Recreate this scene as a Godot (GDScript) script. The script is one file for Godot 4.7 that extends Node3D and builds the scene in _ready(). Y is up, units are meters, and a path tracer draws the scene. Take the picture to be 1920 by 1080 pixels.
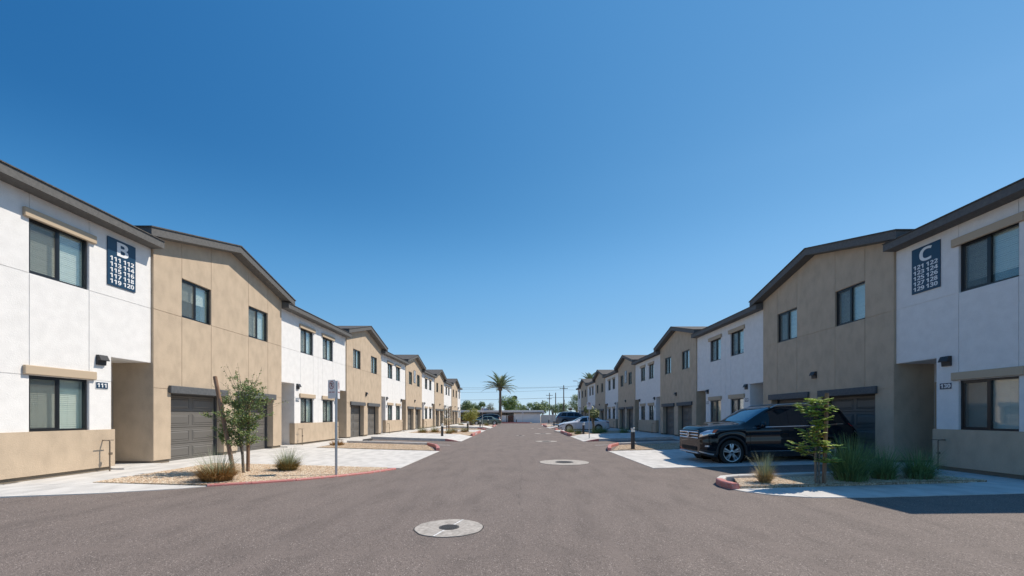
extends Node3D

# ---------------------------------------------------------------- mesh building
class MB:
	var v := PackedVector3Array()
	var n := PackedVector3Array()
	var c := PackedColorArray()
	var col := Color(1, 1, 1)
	var xf := Transform3D()

	func tri(a: Vector3, b: Vector3, d: Vector3, na: Vector3, nb: Vector3, nd: Vector3) -> void:
		if (b - a).cross(d - a).dot(na + nb + nd) > 0.0:
			v.append_array([xf * a, xf * d, xf * b])
			n.append_array([xf.basis * na, xf.basis * nd, xf.basis * nb])
		else:
			v.append_array([xf * a, xf * b, xf * d])
			n.append_array([xf.basis * na, xf.basis * nb, xf.basis * nd])
		c.append_array([col, col, col])

	func face(p: Array, hint: Vector3) -> void:
		var nn := Vector3.ZERO
		for i in range(1, p.size() - 1):
			nn += (p[i] - p[0]).cross(p[i + 1] - p[0])
		if nn.length() < 1e-12:
			return
		nn = nn.normalized()
		if nn.dot(hint) < 0.0:
			nn = -nn
		for i in range(1, p.size() - 1):
			tri(p[0], p[i], p[i + 1], nn, nn, nn)

	func box(a: Vector3, b: Vector3, bev := 0.0) -> void:
		var lo := Vector3(minf(a.x, b.x), minf(a.y, b.y), minf(a.z, b.z))
		var hi := Vector3(maxf(a.x, b.x), maxf(a.y, b.y), maxf(a.z, b.z))
		var m := (lo + hi) / 2.0
		var h := (hi - lo) / 2.0
		for ax in 3:
			for s in [-1.0, 1.0]:
				var u := (ax + 1) % 3
				var w := (ax + 2) % 3
				var pts := []
				for k in [[-1, -1], [1, -1], [1, 1], [-1, 1]]:
					var p := m
					p[ax] += s * h[ax]
					p[u] += k[0] * (h[u] - bev)
					p[w] += k[1] * (h[w] - bev)
					pts.append(p)
				var hint := Vector3.ZERO
				hint[ax] = s
				face(pts, hint)
		if bev > 0.0:
			for ax in 3:
				var u := (ax + 1) % 3
				var w := (ax + 2) % 3
				for su in [-1.0, 1.0]:
					for sw in [-1.0, 1.0]:
						var pts := []
						for k in [[-1, 0], [1, 0], [1, 1], [-1, 1]]:
							var p := m
							p[ax] += k[0] * (h[ax] - bev)
							p[u] += su * (h[u] - (bev if k[1] == 1 else 0.0))
							p[w] += sw * (h[w] - (0.0 if k[1] == 1 else bev))
							pts.append(p)
						var hint := Vector3.ZERO
						hint[u] = su
						hint[w] = sw
						face(pts, hint)
			for sx in [-1.0, 1.0]:
				for sy in [-1.0, 1.0]:
					for sz in [-1.0, 1.0]:
						var k := m + Vector3(sx * h.x, sy * h.y, sz * h.z)
						face([k - Vector3(0, sy * bev, sz * bev), k - Vector3(sx * bev, 0, sz * bev), k - Vector3(sx * bev, sy * bev, 0)], Vector3(sx, sy, sz))

	# polygon in the x-y plane pushed from z0 to z1
	func extrude(poly: PackedVector2Array, z0: float, z1: float) -> void:
		var idx := Geometry2D.triangulate_polygon(poly)
		for z in [[z0, -1.0], [z1, 1.0]]:
			var nn := Vector3(0, 0, z[1] * signf(z1 - z0))
			for i in range(0, idx.size(), 3):
				tri(Vector3(poly[idx[i]].x, poly[idx[i]].y, z[0]), Vector3(poly[idx[i + 1]].x, poly[idx[i + 1]].y, z[0]), Vector3(poly[idx[i + 2]].x, poly[idx[i + 2]].y, z[0]), nn, nn, nn)
		var cw := 1.0 if Geometry2D.is_polygon_clockwise(poly) else -1.0
		for i in poly.size():
			var a := poly[i]
			var b := poly[(i + 1) % poly.size()]
			var d := (b - a).orthogonal() * cw
			face([Vector3(a.x, a.y, z0), Vector3(b.x, b.y, z0), Vector3(b.x, b.y, z1), Vector3(a.x, a.y, z1)], -Vector3(d.x, d.y, 0) * 1.0 if _out(poly, a, b, -d) else Vector3(d.x, d.y, 0))

	func _out(poly: PackedVector2Array, a: Vector2, b: Vector2, d: Vector2) -> bool:
		return not Geometry2D.is_point_in_polygon((a + b) / 2.0 + d.normalized() * 1e-4, poly)

	# profile of (radius, height) turned about y
	func lathe(prof: Array, seg := 16) -> void:
		for i in prof.size() - 1:
			var a: Vector2 = prof[i]
			var b: Vector2 = prof[i + 1]
			var t := (b - a).normalized()
			var o := Vector2(t.y, -t.x)
			for k in seg:
				var f0 := TAU * k / seg
				var f1 := TAU * (k + 1) / seg
				var d0 := Vector3(cos(f0), 0, sin(f0))
				var d1 := Vector3(cos(f1), 0, sin(f1))
				var n0 := d0 * o.x + Vector3(0, o.y, 0)
				var n1 := d1 * o.x + Vector3(0, o.y, 0)
				var p := [d0 * a.x + Vector3(0, a.y, 0), d1 * a.x + Vector3(0, a.y, 0), d1 * b.x + Vector3(0, b.y, 0), d0 * b.x + Vector3(0, b.y, 0)]
				if a.x > 1e-6:
					tri(p[0], p[1], p[2], n0, n1, n1)
				if b.x > 1e-6:
					tri(p[0], p[2], p[3], n0, n1, n0)
				elif a.x > 1e-6:
					tri(p[0], p[1], p[3], n0, n1, n0)

	func tube(pts: Array, rad: Array, seg := 6, caps := true) -> void:
		var rings := []
		var dirs := []
		var up := Vector3(0.31, 0.2, 0.93).normalized()
		for i in pts.size():
			var d: Vector3 = (pts[mini(i + 1, pts.size() - 1)] - pts[maxi(i - 1, 0)]).normalized()
			if absf(d.dot(up)) > 0.97:
				up = Vector3(0.93, 0.3, 0.1).normalized()
			var s := d.cross(up).normalized()
			up = s.cross(d).normalized()
			var r := []
			var e := []
			for k in seg:
				var o := s * cos(TAU * k / seg) + up * sin(TAU * k / seg)
				r.append(pts[i] + o * rad[i])
				e.append(o)
			rings.append(r)
			dirs.append(e)
		for i in pts.size() - 1:
			for k in seg:
				var j := (k + 1) % seg
				tri(rings[i][k], rings[i][j], rings[i + 1][j], dirs[i][k], dirs[i][j], dirs[i + 1][j])
				tri(rings[i][k], rings[i + 1][j], rings[i + 1][k], dirs[i][k], dirs[i + 1][j], dirs[i + 1][k])
		if caps:
			face(rings[0], pts[0] - pts[1])
			face(rings[-1], pts[-1] - pts[-2])

	# smooth sheet through a grid of points; normals turned away from the points in mid
	func grid(g: Array, mid: Callable) -> void:
		var ny := g.size()
		var nx: int = g[0].size()
		var nr := []
		for j in ny:
			var row := []
			for i in nx:
				var p: Vector3 = g[j][i]
				var du: Vector3 = g[j][mini(i + 1, nx - 1)] - g[j][maxi(i - 1, 0)]
				var dv: Vector3 = g[mini(j + 1, ny - 1)][i] - g[maxi(j - 1, 0)][i]
				var q := du.cross(dv)
				q = q.normalized() if q.length() > 1e-10 else Vector3.UP
				if q.dot(p - mid.call(p)) < 0.0:
					q = -q
				row.append(q)
			nr.append(row)
		for j in ny - 1:
			for i in nx - 1:
				if g[j][i].distance_squared_to(g[j][i + 1]) > 1e-10:
					tri(g[j][i], g[j][i + 1], g[j + 1][i + 1], nr[j][i], nr[j][i + 1], nr[j + 1][i + 1])
				if g[j + 1][i].distance_squared_to(g[j + 1][i + 1]) > 1e-10:
					tri(g[j][i], g[j + 1][i + 1], g[j + 1][i], nr[j][i], nr[j + 1][i + 1], nr[j + 1][i])

	func mesh(m: Material, colored := false) -> ArrayMesh:
		var a := []
		a.resize(Mesh.ARRAY_MAX)
		a[Mesh.ARRAY_VERTEX] = v
		a[Mesh.ARRAY_NORMAL] = n
		if colored:
			a[Mesh.ARRAY_COLOR] = c
		var am := ArrayMesh.new()
		am.add_surface_from_arrays(Mesh.PRIMITIVE_TRIANGLES, a)
		am.surface_set_material(0, m)
		return am

# ---------------------------------------------------------------- scene helpers
var M := {}
var rng := RandomNumberGenerator.new()
var names := {}

func lin(r: float, g: float, b: float, a := 1.0) -> Color:
	var q := Color(r, g, b).linear_to_srgb()
	q.a = a
	return q

func std(nm: String, col: Color, rough := 0.7, metal := 0.0, spec := 0.5) -> StandardMaterial3D:
	var m := StandardMaterial3D.new()
	m.resource_name = nm
	m.albedo_color = col
	m.roughness = rough
	m.metallic = metal
	m.metallic_specular = spec
	M[nm] = m
	return m

func noise_tex(sd: int, freq: float, kind: int, oct: int, stops: Array, size := 512, ret := -1, lac := 2.0) -> ImageTexture:
	var f := FastNoiseLite.new()
	f.seed = sd
	f.frequency = freq
	f.noise_type = kind
	f.fractal_type = FastNoiseLite.FRACTAL_FBM if oct > 1 else FastNoiseLite.FRACTAL_NONE
	f.fractal_octaves = oct
	f.fractal_lacunarity = lac
	if ret >= 0:
		f.cellular_return_type = ret
	var im := f.get_seamless_image(size, size, false, false, 0.12, true)
	im.convert(Image.FORMAT_L8)
	var lut := []
	for i in 256:
		var t := i / 255.0
		var q: Color = stops[0][1]
		for k in stops.size() - 1:
			if t >= stops[k][0]:
				q = stops[k][1].lerp(stops[k + 1][1], clampf((t - stops[k][0]) / maxf(stops[k + 1][0] - stops[k][0], 1e-4), 0, 1))
		lut.append([int(q.r * 255 + 0.5), int(q.g * 255 + 0.5), int(q.b * 255 + 0.5)])
	var src := im.get_data()
	var out := PackedByteArray()
	out.resize(size * size * 3)
	for i in src.size():
		var q = lut[src[i]]
		out[i * 3] = q[0]
		out[i * 3 + 1] = q[1]
		out[i * 3 + 2] = q[2]
	return ImageTexture.create_from_image(Image.create_from_data(size, size, false, Image.FORMAT_RGB8, out))

# material whose grain and patches come from two computed textures laid in world space
func grainy(nm: String, fine: Texture2D, fine_scale: Vector3, coarse: Texture2D, coarse_scale: Vector3, rough: float, bump: Texture2D = null, relief := 0.0, tint := Color(1, 1, 1)) -> StandardMaterial3D:
	var m := std(nm, tint, rough)
	m.albedo_texture = fine
	m.uv1_triplanar = true
	m.uv1_world_triplanar = true
	m.uv1_scale = fine_scale
	if coarse:
		m.detail_enabled = true
		m.detail_blend_mode = BaseMaterial3D.BLEND_MODE_MUL
		m.detail_albedo = coarse
		m.detail_uv_layer = BaseMaterial3D.DETAIL_UV_2
		m.uv2_triplanar = true
		m.uv2_world_triplanar = true
		m.uv2_scale = coarse_scale
	if bump:
		m.heightmap_enabled = true
		m.heightmap_texture = bump
		m.heightmap_scale = relief
	return m

func grey(a: float) -> Color:
	return Color(a, a, a)

func put(parent: Node, called: String, what, mat: Material = null, xf := Transform3D()) -> MeshInstance3D:
	var o := MeshInstance3D.new()
	o.name = called
	o.mesh = what.mesh(mat) if what is MB else what
	o.transform = xf
	parent.add_child(o, true)
	return o

func numbered(called: String) -> String:
	names[called] = names.get(called, -1) + 1
	return called if names[called] == 0 else "%s_%03d" % [called, names[called]]

func tag(o: Node, label: String, category := "", group := "", kind := "") -> void:
	for k in [["label", label], ["category", category], ["group", group], ["kind", kind]]:
		if k[1] != "":
			o.set_meta(k[0], k[1])

func thing(called: String, label: String, category: String, xf := Transform3D(), group := "") -> Node3D:
	var o := Node3D.new()
	o.name = numbered(called)
	o.transform = xf
	tag(o, label, category, group)
	add_child(o)
	return o

func single(called: String, what, mat: Material, label: String, category: String, xf := Transform3D(), group := "") -> MeshInstance3D:
	var o := put(self, numbered(called), what, mat, xf)
	tag(o, label, category, group)
	return o

func structure(called: String, what, mat: Material, kind := "structure") -> MeshInstance3D:
	var o := put(self, numbered(called), what, mat)
	o.set_meta("kind", kind)
	return o

func copy(o: Node3D, called: String, label: String, xf: Transform3D, group := "") -> Node3D:
	var r: Node3D = o.duplicate()
	r.name = numbered(called)
	r.transform = xf
	r.set_meta("label", label)
	if group != "":
		r.set_meta("group", group)
	add_child(r)
	return r

func at(x: float, y: float, z: float, turn := 0.0) -> Transform3D:
	return Transform3D(Basis(Vector3.UP, deg_to_rad(turn)), Vector3(x, y, -z))

func curve(p: Array, x: float) -> float:
	if x <= p[0][0]:
		return p[0][1]
	for i in p.size() - 1:
		if x <= p[i + 1][0]:
			return lerpf(p[i][1], p[i + 1][1], (x - p[i][0]) / maxf(p[i + 1][0] - p[i][0], 1e-6))
	return p[-1][1]

func text(parent: Node, called: String, words: String, size: float, depth: float, mat: Material, xf: Transform3D, wide := 1.0, bold := true) -> MeshInstance3D:
	var t := TextMesh.new()
	var f := SystemFont.new()
	f.font_names = PackedStringArray(["Droid Sans"])
	f.font_weight = 700 if bold else 400
	t.font = f
	t.text = words
	t.font_size = 64
	t.pixel_size = size / 46.0
	t.depth = depth
	t.curve_step = 2.0
	t.material = mat
	return put(parent, called, t, null, xf * Transform3D(Basis.from_scale(Vector3(wide, 1, 1)), Vector3.ZERO))

# ---------------------------------------------------------------- ground shape
const EXPOSURE := 1.12
const ROAD := -0.16
const MID := 0.25          # the middle of the road

func ground_y(x: float) -> float:
	return lerpf(ROAD, -0.02, clampf((absf(x - MID) - 3.6) / 5.25, 0.0, 1.0))

func _ready() -> void:
	rng.seed = 20
	# camera: level, lens shifted up
	var cam := Camera3D.new()
	cam.name = "camera"
	cam.projection = Camera3D.PROJECTION_FRUSTUM
	cam.near = 0.05
	cam.far = 3000.0
	cam.size = 0.05 * 1080.0 / 800.0
	cam.frustum_offset = Vector2(-0.05 * 11.0 / 800.0, 0.05 * 240.0 / 800.0)
	cam.position = Vector3(0, 1.34, 0)
	add_child(cam)
	cam.current = true
	# sky: a clear desert sky, paler to the horizon and towards the sun
	var to_sun := Vector3(0.562, 0.798, -0.225).normalized()
	var env := Environment.new()
	env.background_mode = Environment.BG_SKY
	env.sky = Sky.new()
	env.sky.sky_material = clear_sky(to_sun)
	env.background_energy_multiplier = 1.0
	env.tonemap_mode = Environment.TONE_MAPPER_LINEAR
	env.tonemap_exposure = EXPOSURE
	env.sdfgi_enabled = true
	env.ssao_enabled = true
	env.ssil_enabled = true
	var we := WorldEnvironment.new()
	we.name = "world"
	we.environment = env
	add_child(we)
	var sun := DirectionalLight3D.new()
	sun.name = "sun"
	sun.light_energy = 1.52
	sun.light_color = Color(1.0, 0.955, 0.89)
	sun.light_angular_distance = 0.5
	sun.shadow_enabled = true
	sun.sky_mode = DirectionalLight3D.SKY_MODE_LIGHT_ONLY
	sun.look_at_from_position(Vector3.ZERO, -to_sun, Vector3.UP)
	add_child(sun)

	materials()
	ground()
	pavements()
	buildings()
	backdrop()
	street_things()
	cars()
	plants()

func clear_sky(to_sun: Vector3) -> PanoramaSkyMaterial:
	var w := 512
	var h := 256
	var im := Image.create(w, h, false, Image.FORMAT_RGBF)
	for j in h:
		var up := PI / 2.0 - PI * (j + 0.5) / h
		for i in w:
			var az := TAU * (i + 0.5) / w
			var d := Vector3(sin(az) * cos(up), sin(up), -cos(az) * cos(up))
			var e := maxf(d.y, 0.0)
			var g := clampf(d.dot(to_sun), -1.0, 0.92)
			g = g if g > 0.0 else -0.5 * g
			var low := pow((e - 0.3) / 0.13, 2.0)
			var k := Vector3(-3.775, -1.951, -0.923) + Vector3(-1.068, -0.649, -0.546) * exp(-e / 0.08) + Vector3(4.371, 2.35, 1.331) * exp(-e / 0.3) + Vector3(2.42, 1.252, 0.794) * (g - 0.45) * minf(1.0, 0.1 + pow(e / 0.5, 1.5)) + Vector3(0.32, 0.205, 0.16) * exp(-low)
			im.set_pixel(i, j, Color(exp(k.x), exp(k.y), minf(exp(k.z), 1.0)) / EXPOSURE)
	var s := PanoramaSkyMaterial.new()
	s.panorama = ImageTexture.create_from_image(im)
	return s

# ---------------------------------------------------------------- materials
func materials() -> void:
	var SIM := FastNoiseLite.TYPE_SIMPLEX_SMOOTH
	var CEL := FastNoiseLite.TYPE_CELLULAR
	var VAL := FastNoiseLite.TYPE_VALUE
	# asphalt: aggregate stones, each its own grey, over broad worn patches
	var asph := noise_tex(3, 0.21, CEL, 1, [[0.0, lin(0.088, 0.07, 0.06)], [0.25, lin(0.158, 0.127, 0.110)], [0.75, lin(0.195, 0.157, 0.137)], [0.965, lin(0.245, 0.2, 0.176)], [1.0, lin(0.5, 0.43, 0.39)]], 1024, FastNoiseLite.RETURN_CELL_VALUE)
	var asph_bump := noise_tex(3, 0.21, CEL, 1, [[0.0, grey(1.0)], [1.0, grey(0.0)]], 1024, FastNoiseLite.RETURN_DISTANCE)
	var patches := noise_tex(9, 0.012, SIM, 5, [[0.15, grey(0.91)], [0.4, grey(0.965)], [0.75, grey(1.0)]], 512)
	grainy("asphalt", asph, Vector3.ONE * 0.52, patches, Vector3(0.27, 0.27, 0.09), 0.86, asph_bump, 0.5)
	# stucco
	var stucco_bump := noise_tex(5, 0.06, SIM, 4, [[0.0, grey(0)], [1.0, grey(1)]], 512)
	var trowel := noise_tex(6, 0.018, SIM, 5, [[0.2, grey(0.97)], [0.5, grey(0.985)], [0.8, grey(1.0)]], 512)
	var trowel_tan := noise_tex(8, 0.014, SIM, 6, [[0.15, grey(0.93)], [0.5, grey(0.97)], [0.85, grey(1.0)]], 512)
	var st_white := noise_tex(7, 0.07, SIM, 4, [[0.0, lin(0.735, 0.725, 0.71)], [1.0, lin(0.80, 0.79, 0.775)]], 512)
	var st_tan := noise_tex(7, 0.07, SIM, 4, [[0.0, lin(0.48, 0.38, 0.275)], [1.0, lin(0.56, 0.445, 0.325)]], 512)
	grainy("white_stucco", st_white, Vector3.ONE * 0.9, trowel, Vector3.ONE * 0.33, 0.9, stucco_bump, 0.25)
	grainy("tan_stucco", st_tan, Vector3.ONE * 0.9, trowel_tan, Vector3(0.31, 0.2, 0.31), 0.9, stucco_bump, 0.25)
	std("tan_trim", lin(0.48, 0.38, 0.27), 0.8)
	std("foundation", lin(0.2, 0.165, 0.125), 0.9)
	# concrete
	var conc := noise_tex(11, 0.12, SIM, 4, [[0.1, lin(0.55, 0.53, 0.5)], [0.55, lin(0.61, 0.59, 0.56)], [0.9, lin(0.65, 0.63, 0.6)]], 512)
	var conc_patch := noise_tex(12, 0.014, SIM, 5, [[0.15, grey(0.9)], [0.5, grey(0.96)], [0.8, grey(1.0)]], 512)
	var broom := noise_tex(13, 0.2, SIM, 2, [[0.0, grey(0)], [1.0, grey(1)]], 256)
	grainy("concrete", conc, Vector3.ONE * 0.8, conc_patch, Vector3(0.3, 0.3, 0.16), 0.88, broom, 0.12)
	var red := noise_tex(14, 0.05, SIM, 5, [[0.18, lin(0.45, 0.38, 0.35)], [0.36, lin(0.46, 0.165, 0.145)], [0.9, lin(0.54, 0.175, 0.155)]], 256)
	grainy("red_paint", red, Vector3.ONE * 0.9, null, Vector3.ONE, 0.6)
	var lane := noise_tex(15, 0.06, SIM, 5, [[0.2, lin(0.3, 0.29, 0.28)], [0.4, lin(0.68, 0.67, 0.65)], [0.9, lin(0.75, 0.74, 0.72)]], 256)
	grainy("lane_paint", lane, Vector3.ONE * 0.9, null, Vector3.ONE, 0.6)
	# gravel
	var grv := noise_tex(17, 0.11, CEL, 1, [[0.0, lin(0.3, 0.2, 0.12)], [0.3, lin(0.5, 0.36, 0.235)], [0.7, lin(0.62, 0.47, 0.325)], [1.0, lin(0.72, 0.62, 0.49)]], 1024, FastNoiseLite.RETURN_CELL_VALUE)
	var grv_b := noise_tex(17, 0.11, CEL, 1, [[0.0, grey(1)], [1.0, grey(0)]], 1024, FastNoiseLite.RETURN_DISTANCE)
	var grv_p := noise_tex(18, 0.02, SIM, 4, [[0.2, grey(0.8)], [0.8, grey(1)]], 256)
	grainy("gravel", grv, Vector3.ONE * 0.4, grv_p, Vector3.ONE * 0.5, 0.95, grv_b, 1.6)
	var peb := std("pebble", Color(1, 1, 1), 0.9)
	peb.vertex_color_use_as_albedo = true
	var dirt := noise_tex(19, 0.03, SIM, 5, [[0.2, lin(0.24, 0.18, 0.125)], [0.8, lin(0.34, 0.27, 0.19)]], 256)
	grainy("dirt", dirt, Vector3.ONE * 0.1, null, Vector3.ONE, 0.95)
	# roof
	var shing := noise_tex(21, 0.09, CEL, 1, [[0.0, lin(0.05, 0.047, 0.045)], [1.0, lin(0.12, 0.11, 0.1)]], 512, FastNoiseLite.RETURN_CELL_VALUE)
	grainy("shingle", shing, Vector3(0.5, 1.6, 0.5), null, Vector3.ONE, 0.9)
	var fasc := noise_tex(22, 0.05, SIM, 4, [[0.1, lin(0.09, 0.088, 0.085)], [0.9, lin(0.13, 0.126, 0.121)]], 256)
	grainy("fascia", fasc, Vector3.ONE * 0.8, null, Vector3.ONE, 0.75)
	grainy("dark_lintel", fasc, Vector3.ONE * 0.8, null, Vector3.ONE, 0.75, null, 0, Color(0.93, 0.96, 1.0))
	std("garage_grey", lin(0.125, 0.117, 0.106), 0.55)
	std("garage_frame", lin(0.06, 0.062, 0.065), 0.6)
	std("door_brown", lin(0.105, 0.085, 0.068), 0.5)
	std("black_frame", lin(0.012, 0.014, 0.017), 0.35)
	std("blind", lin(0.74, 0.80, 0.71), 0.55)
	var blind: StandardMaterial3D = M.blind
	blind.backlight_enabled = true
	blind.backlight = Color(0.35, 0.35, 0.33)
	var g := std("window_glass", lin(0.40, 0.62, 0.62, 0.025), 0.02, 0.035, 0.75)
	g.transparency = BaseMaterial3D.TRANSPARENCY_ALPHA
	var sc := std("insect_screen", lin(0.13, 0.13, 0.12, 0.42), 0.9, 0.0, 0.2)
	sc.transparency = BaseMaterial3D.TRANSPARENCY_ALPHA
	std("room_dark", lin(0.10, 0.10, 0.09), 0.9)
	std("lamp_black", lin(0.028, 0.028, 0.03), 0.5)
	std("lamp_lens", lin(0.75, 0.75, 0.7), 0.4)
	std("navy_sign", lin(0.012, 0.042, 0.085), 0.32)
	std("sign_white", lin(0.78, 0.79, 0.8), 0.5)
	std("sign_face", lin(0.74, 0.73, 0.74), 0.35)
	std("sign_red", lin(0.3, 0.025, 0.03), 0.5)
	std("print_black", lin(0.015, 0.015, 0.015), 0.5)
	std("galvanised", lin(0.46, 0.48, 0.5), 0.42, 0.75)
	std("pipe_brown", lin(0.2, 0.16, 0.12), 0.5, 0.5)
	std("iron_cover", lin(0.10, 0.095, 0.09), 0.7, 0.3)
	var col := noise_tex(31, 0.06, SIM, 5, [[0.15, lin(0.33, 0.295, 0.26)], [0.5, lin(0.42, 0.385, 0.345)], [0.85, lin(0.5, 0.46, 0.415)]], 256)
	grainy("collar", col, Vector3.ONE * 0.9, conc_patch, Vector3.ONE * 0.6, 0.9, broom, 0.2)
	std("seam", lin(0.115, 0.095, 0.087), 0.9)
	std("seal", lin(0.04, 0.036, 0.034), 0.8)
	# plants
	var wood := noise_tex(25, 0.02, SIM, 5, [[0.15, lin(0.13, 0.075, 0.045)], [0.5, lin(0.22, 0.125, 0.075)], [0.85, lin(0.3, 0.19, 0.125)]], 256)
	grainy("stake_wood", wood, Vector3(3.0, 0.35, 3.0), null, Vector3.ONE, 0.8)
	var bark := noise_tex(26, 0.05, SIM, 5, [[0.15, lin(0.09, 0.075, 0.06)], [0.85, lin(0.26, 0.22, 0.18)]], 256)
	grainy("bark", bark, Vector3(2.5, 0.9, 2.5), null, Vector3.ONE, 0.9, bark, 0.6)
	var pbark := noise_tex(28, 0.05, SIM, 5, [[0.15, lin(0.13, 0.085, 0.06)], [0.85, lin(0.33, 0.24, 0.17)]], 256)
	grainy("palm_bark", pbark, Vector3(1.5, 1.5, 1.5), null, Vector3.ONE, 0.9)
	var leaf := std("leaf", Color(1, 1, 1), 0.5)
	leaf.vertex_color_use_as_albedo = true
	leaf.backlight_enabled = true
	leaf.backlight = Color(0.5, 0.55, 0.3)
	var blade := std("blade", Color(1, 1, 1), 0.6)
	blade.vertex_color_use_as_albedo = true
	blade.backlight_enabled = true
	blade.backlight = Color(0.4, 0.4, 0.25)
	# cars
	var cp := std("paint_black", lin(0.004, 0.007, 0.012), 0.3, 0.0, 0.15)
	cp.clearcoat_enabled = true
	cp.clearcoat = 1.0
	cp.clearcoat_roughness = 0.02
	for q in [["paint_white", lin(0.66, 0.67, 0.7)], ["paint_slate", lin(0.05, 0.07, 0.10)], ["paint_green", lin(0.085, 0.12, 0.095)]]:
		var p := std(q[0], q[1], 0.3)
		p.clearcoat_enabled = true
		p.clearcoat = 1.0
		p.clearcoat_roughness = 0.03
	std("car_glass", lin(0.01, 0.013, 0.016), 0.02, 0.0, 0.5)
	std("windscreen", lin(0.10, 0.2, 0.26), 0.02, 0.55, 0.7)
	std("plastic", lin(0.018, 0.018, 0.02), 0.6)
	std("rubber", lin(0.016, 0.016, 0.016), 0.85)
	std("well", lin(0.008, 0.008, 0.008), 0.95)
	std("alloy", lin(0.58, 0.59, 0.61), 0.3, 0.8)
	std("chrome", lin(0.75, 0.76, 0.78), 0.12, 1.0)
	std("lamp_clear", lin(0.62, 0.65, 0.7), 0.06, 0.45)
	std("lamp_amber", lin(0.75, 0.16, 0.05), 0.2)
	std("lamp_red", lin(0.28, 0.012, 0.015), 0.15)
	std("white_metal", lin(0.74, 0.73, 0.71), 0.5)
	std("blue_band", lin(0.05, 0.14, 0.36), 0.5)
	std("block_cream", lin(0.72, 0.64, 0.56), 0.9)
	std("block_white", lin(0.8, 0.8, 0.8), 0.9)
	std("dark_gap", lin(0.03, 0.028, 0.027), 0.8)
	std("gate_brown", lin(0.12, 0.06, 0.045), 0.8)
	std("pole_wood", lin(0.13, 0.1, 0.08), 0.9)
	std("wire", lin(0.05, 0.05, 0.055), 0.6)

# ---------------------------------------------------------------- ground
func ground() -> void:
	var b := MB.new()
	b.box(Vector3(-1500, -3.0, 1500), Vector3(1500, -0.42, -1500))
	structure("ground", b, M.dirt)
	b = MB.new()
	var xs := [-60.0, -8.6, -3.35, MID, 3.85, 9.1, 60.0]
	var zs := []
	for k in 26:
		zs.append(-40.0 + k * 5.4)
	for i in xs.size() - 1:
		for k in zs.size() - 1:
			b.face([Vector3(xs[i], ground_y(xs[i]), -zs[k]), Vector3(xs[i + 1], ground_y(xs[i + 1]), -zs[k]), Vector3(xs[i + 1], ground_y(xs[i + 1]), -zs[k + 1]), Vector3(xs[i], ground_y(xs[i]), -zs[k + 1])], Vector3.UP)
	structure("road", b, M.asphalt)
	# a paving seam that wanders along the lane
	b = MB.new()
	var z := 6.6
	var px := 0.10
	while z < 34.0:
		var nx := 0.06 + 0.05 * sin(z * 0.7) + rng.randf_range(-0.035, 0.035)
		var w := rng.randf_range(0.002, 0.009)
		b.face([Vector3(px - w, ROAD + 0.004, -z), Vector3(px + w, ROAD + 0.004, -z), Vector3(nx + w * 0.7, ROAD + 0.004, -z - 0.22), Vector3(nx - w * 0.7, ROAD + 0.004, -z - 0.22)], Vector3.UP)
		px = nx
		z += 0.22 if rng.randf() < 0.8 else 0.6
	structure("road_seam", b, M.seam)
	# stripes of the parking bays
	for k in 3:
		for s in [-1.0, 1.0]:
			b = MB.new()
			var z0 := 21.75 + 26.5 * k
			for q in [[3.7, 6.0], [6.0, 8.8]]:
				var p := []
				for e in [[q[0], 0.0], [q[1], 0.0], [q[1], 0.1], [q[0], 0.1]]:
					var x: float = MID + s * e[0]
					p.append(Vector3(x, ground_y(x) + 0.005, -z0 - e[1]))
				b.face(p, Vector3.UP)
			structure("lane_marking", b, M.lane_paint)

# a paved patch cut into slabs that follow the ground; rise lifts it, ramped down to the road
func slab_height(x: float, rise: float) -> float:
	var d := absf(x - MID)
	return ground_y(x) + 0.012 + rise * smoothstep(3.6, 4.5, d) + clampf((d - 8.6) / 0.3, 0, 1) * 0.012

func sheet(poly: PackedVector2Array, height: Callable, deep: float, b: MB) -> void:
	var idx := Geometry2D.triangulate_polygon(poly)
	var top := []
	for p in poly:
		top.append(Vector3(p.x, height.call(p.x), -p.y))
	for i in range(0, idx.size(), 3):
		b.face([top[idx[i]], top[idx[i + 1]], top[idx[i + 2]]], Vector3.UP)
	var mid := Vector2.ZERO
	for p in poly:
		mid += p / poly.size()
	for i in poly.size():
		var j := (i + 1) % poly.size()
		var e := (poly[i] + poly[j]) / 2.0 - mid
		b.face([top[i], top[j], top[j] - Vector3(0, deep, 0), top[i] - Vector3(0, deep, 0)], Vector3(e.x, 0, -e.y))

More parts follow.
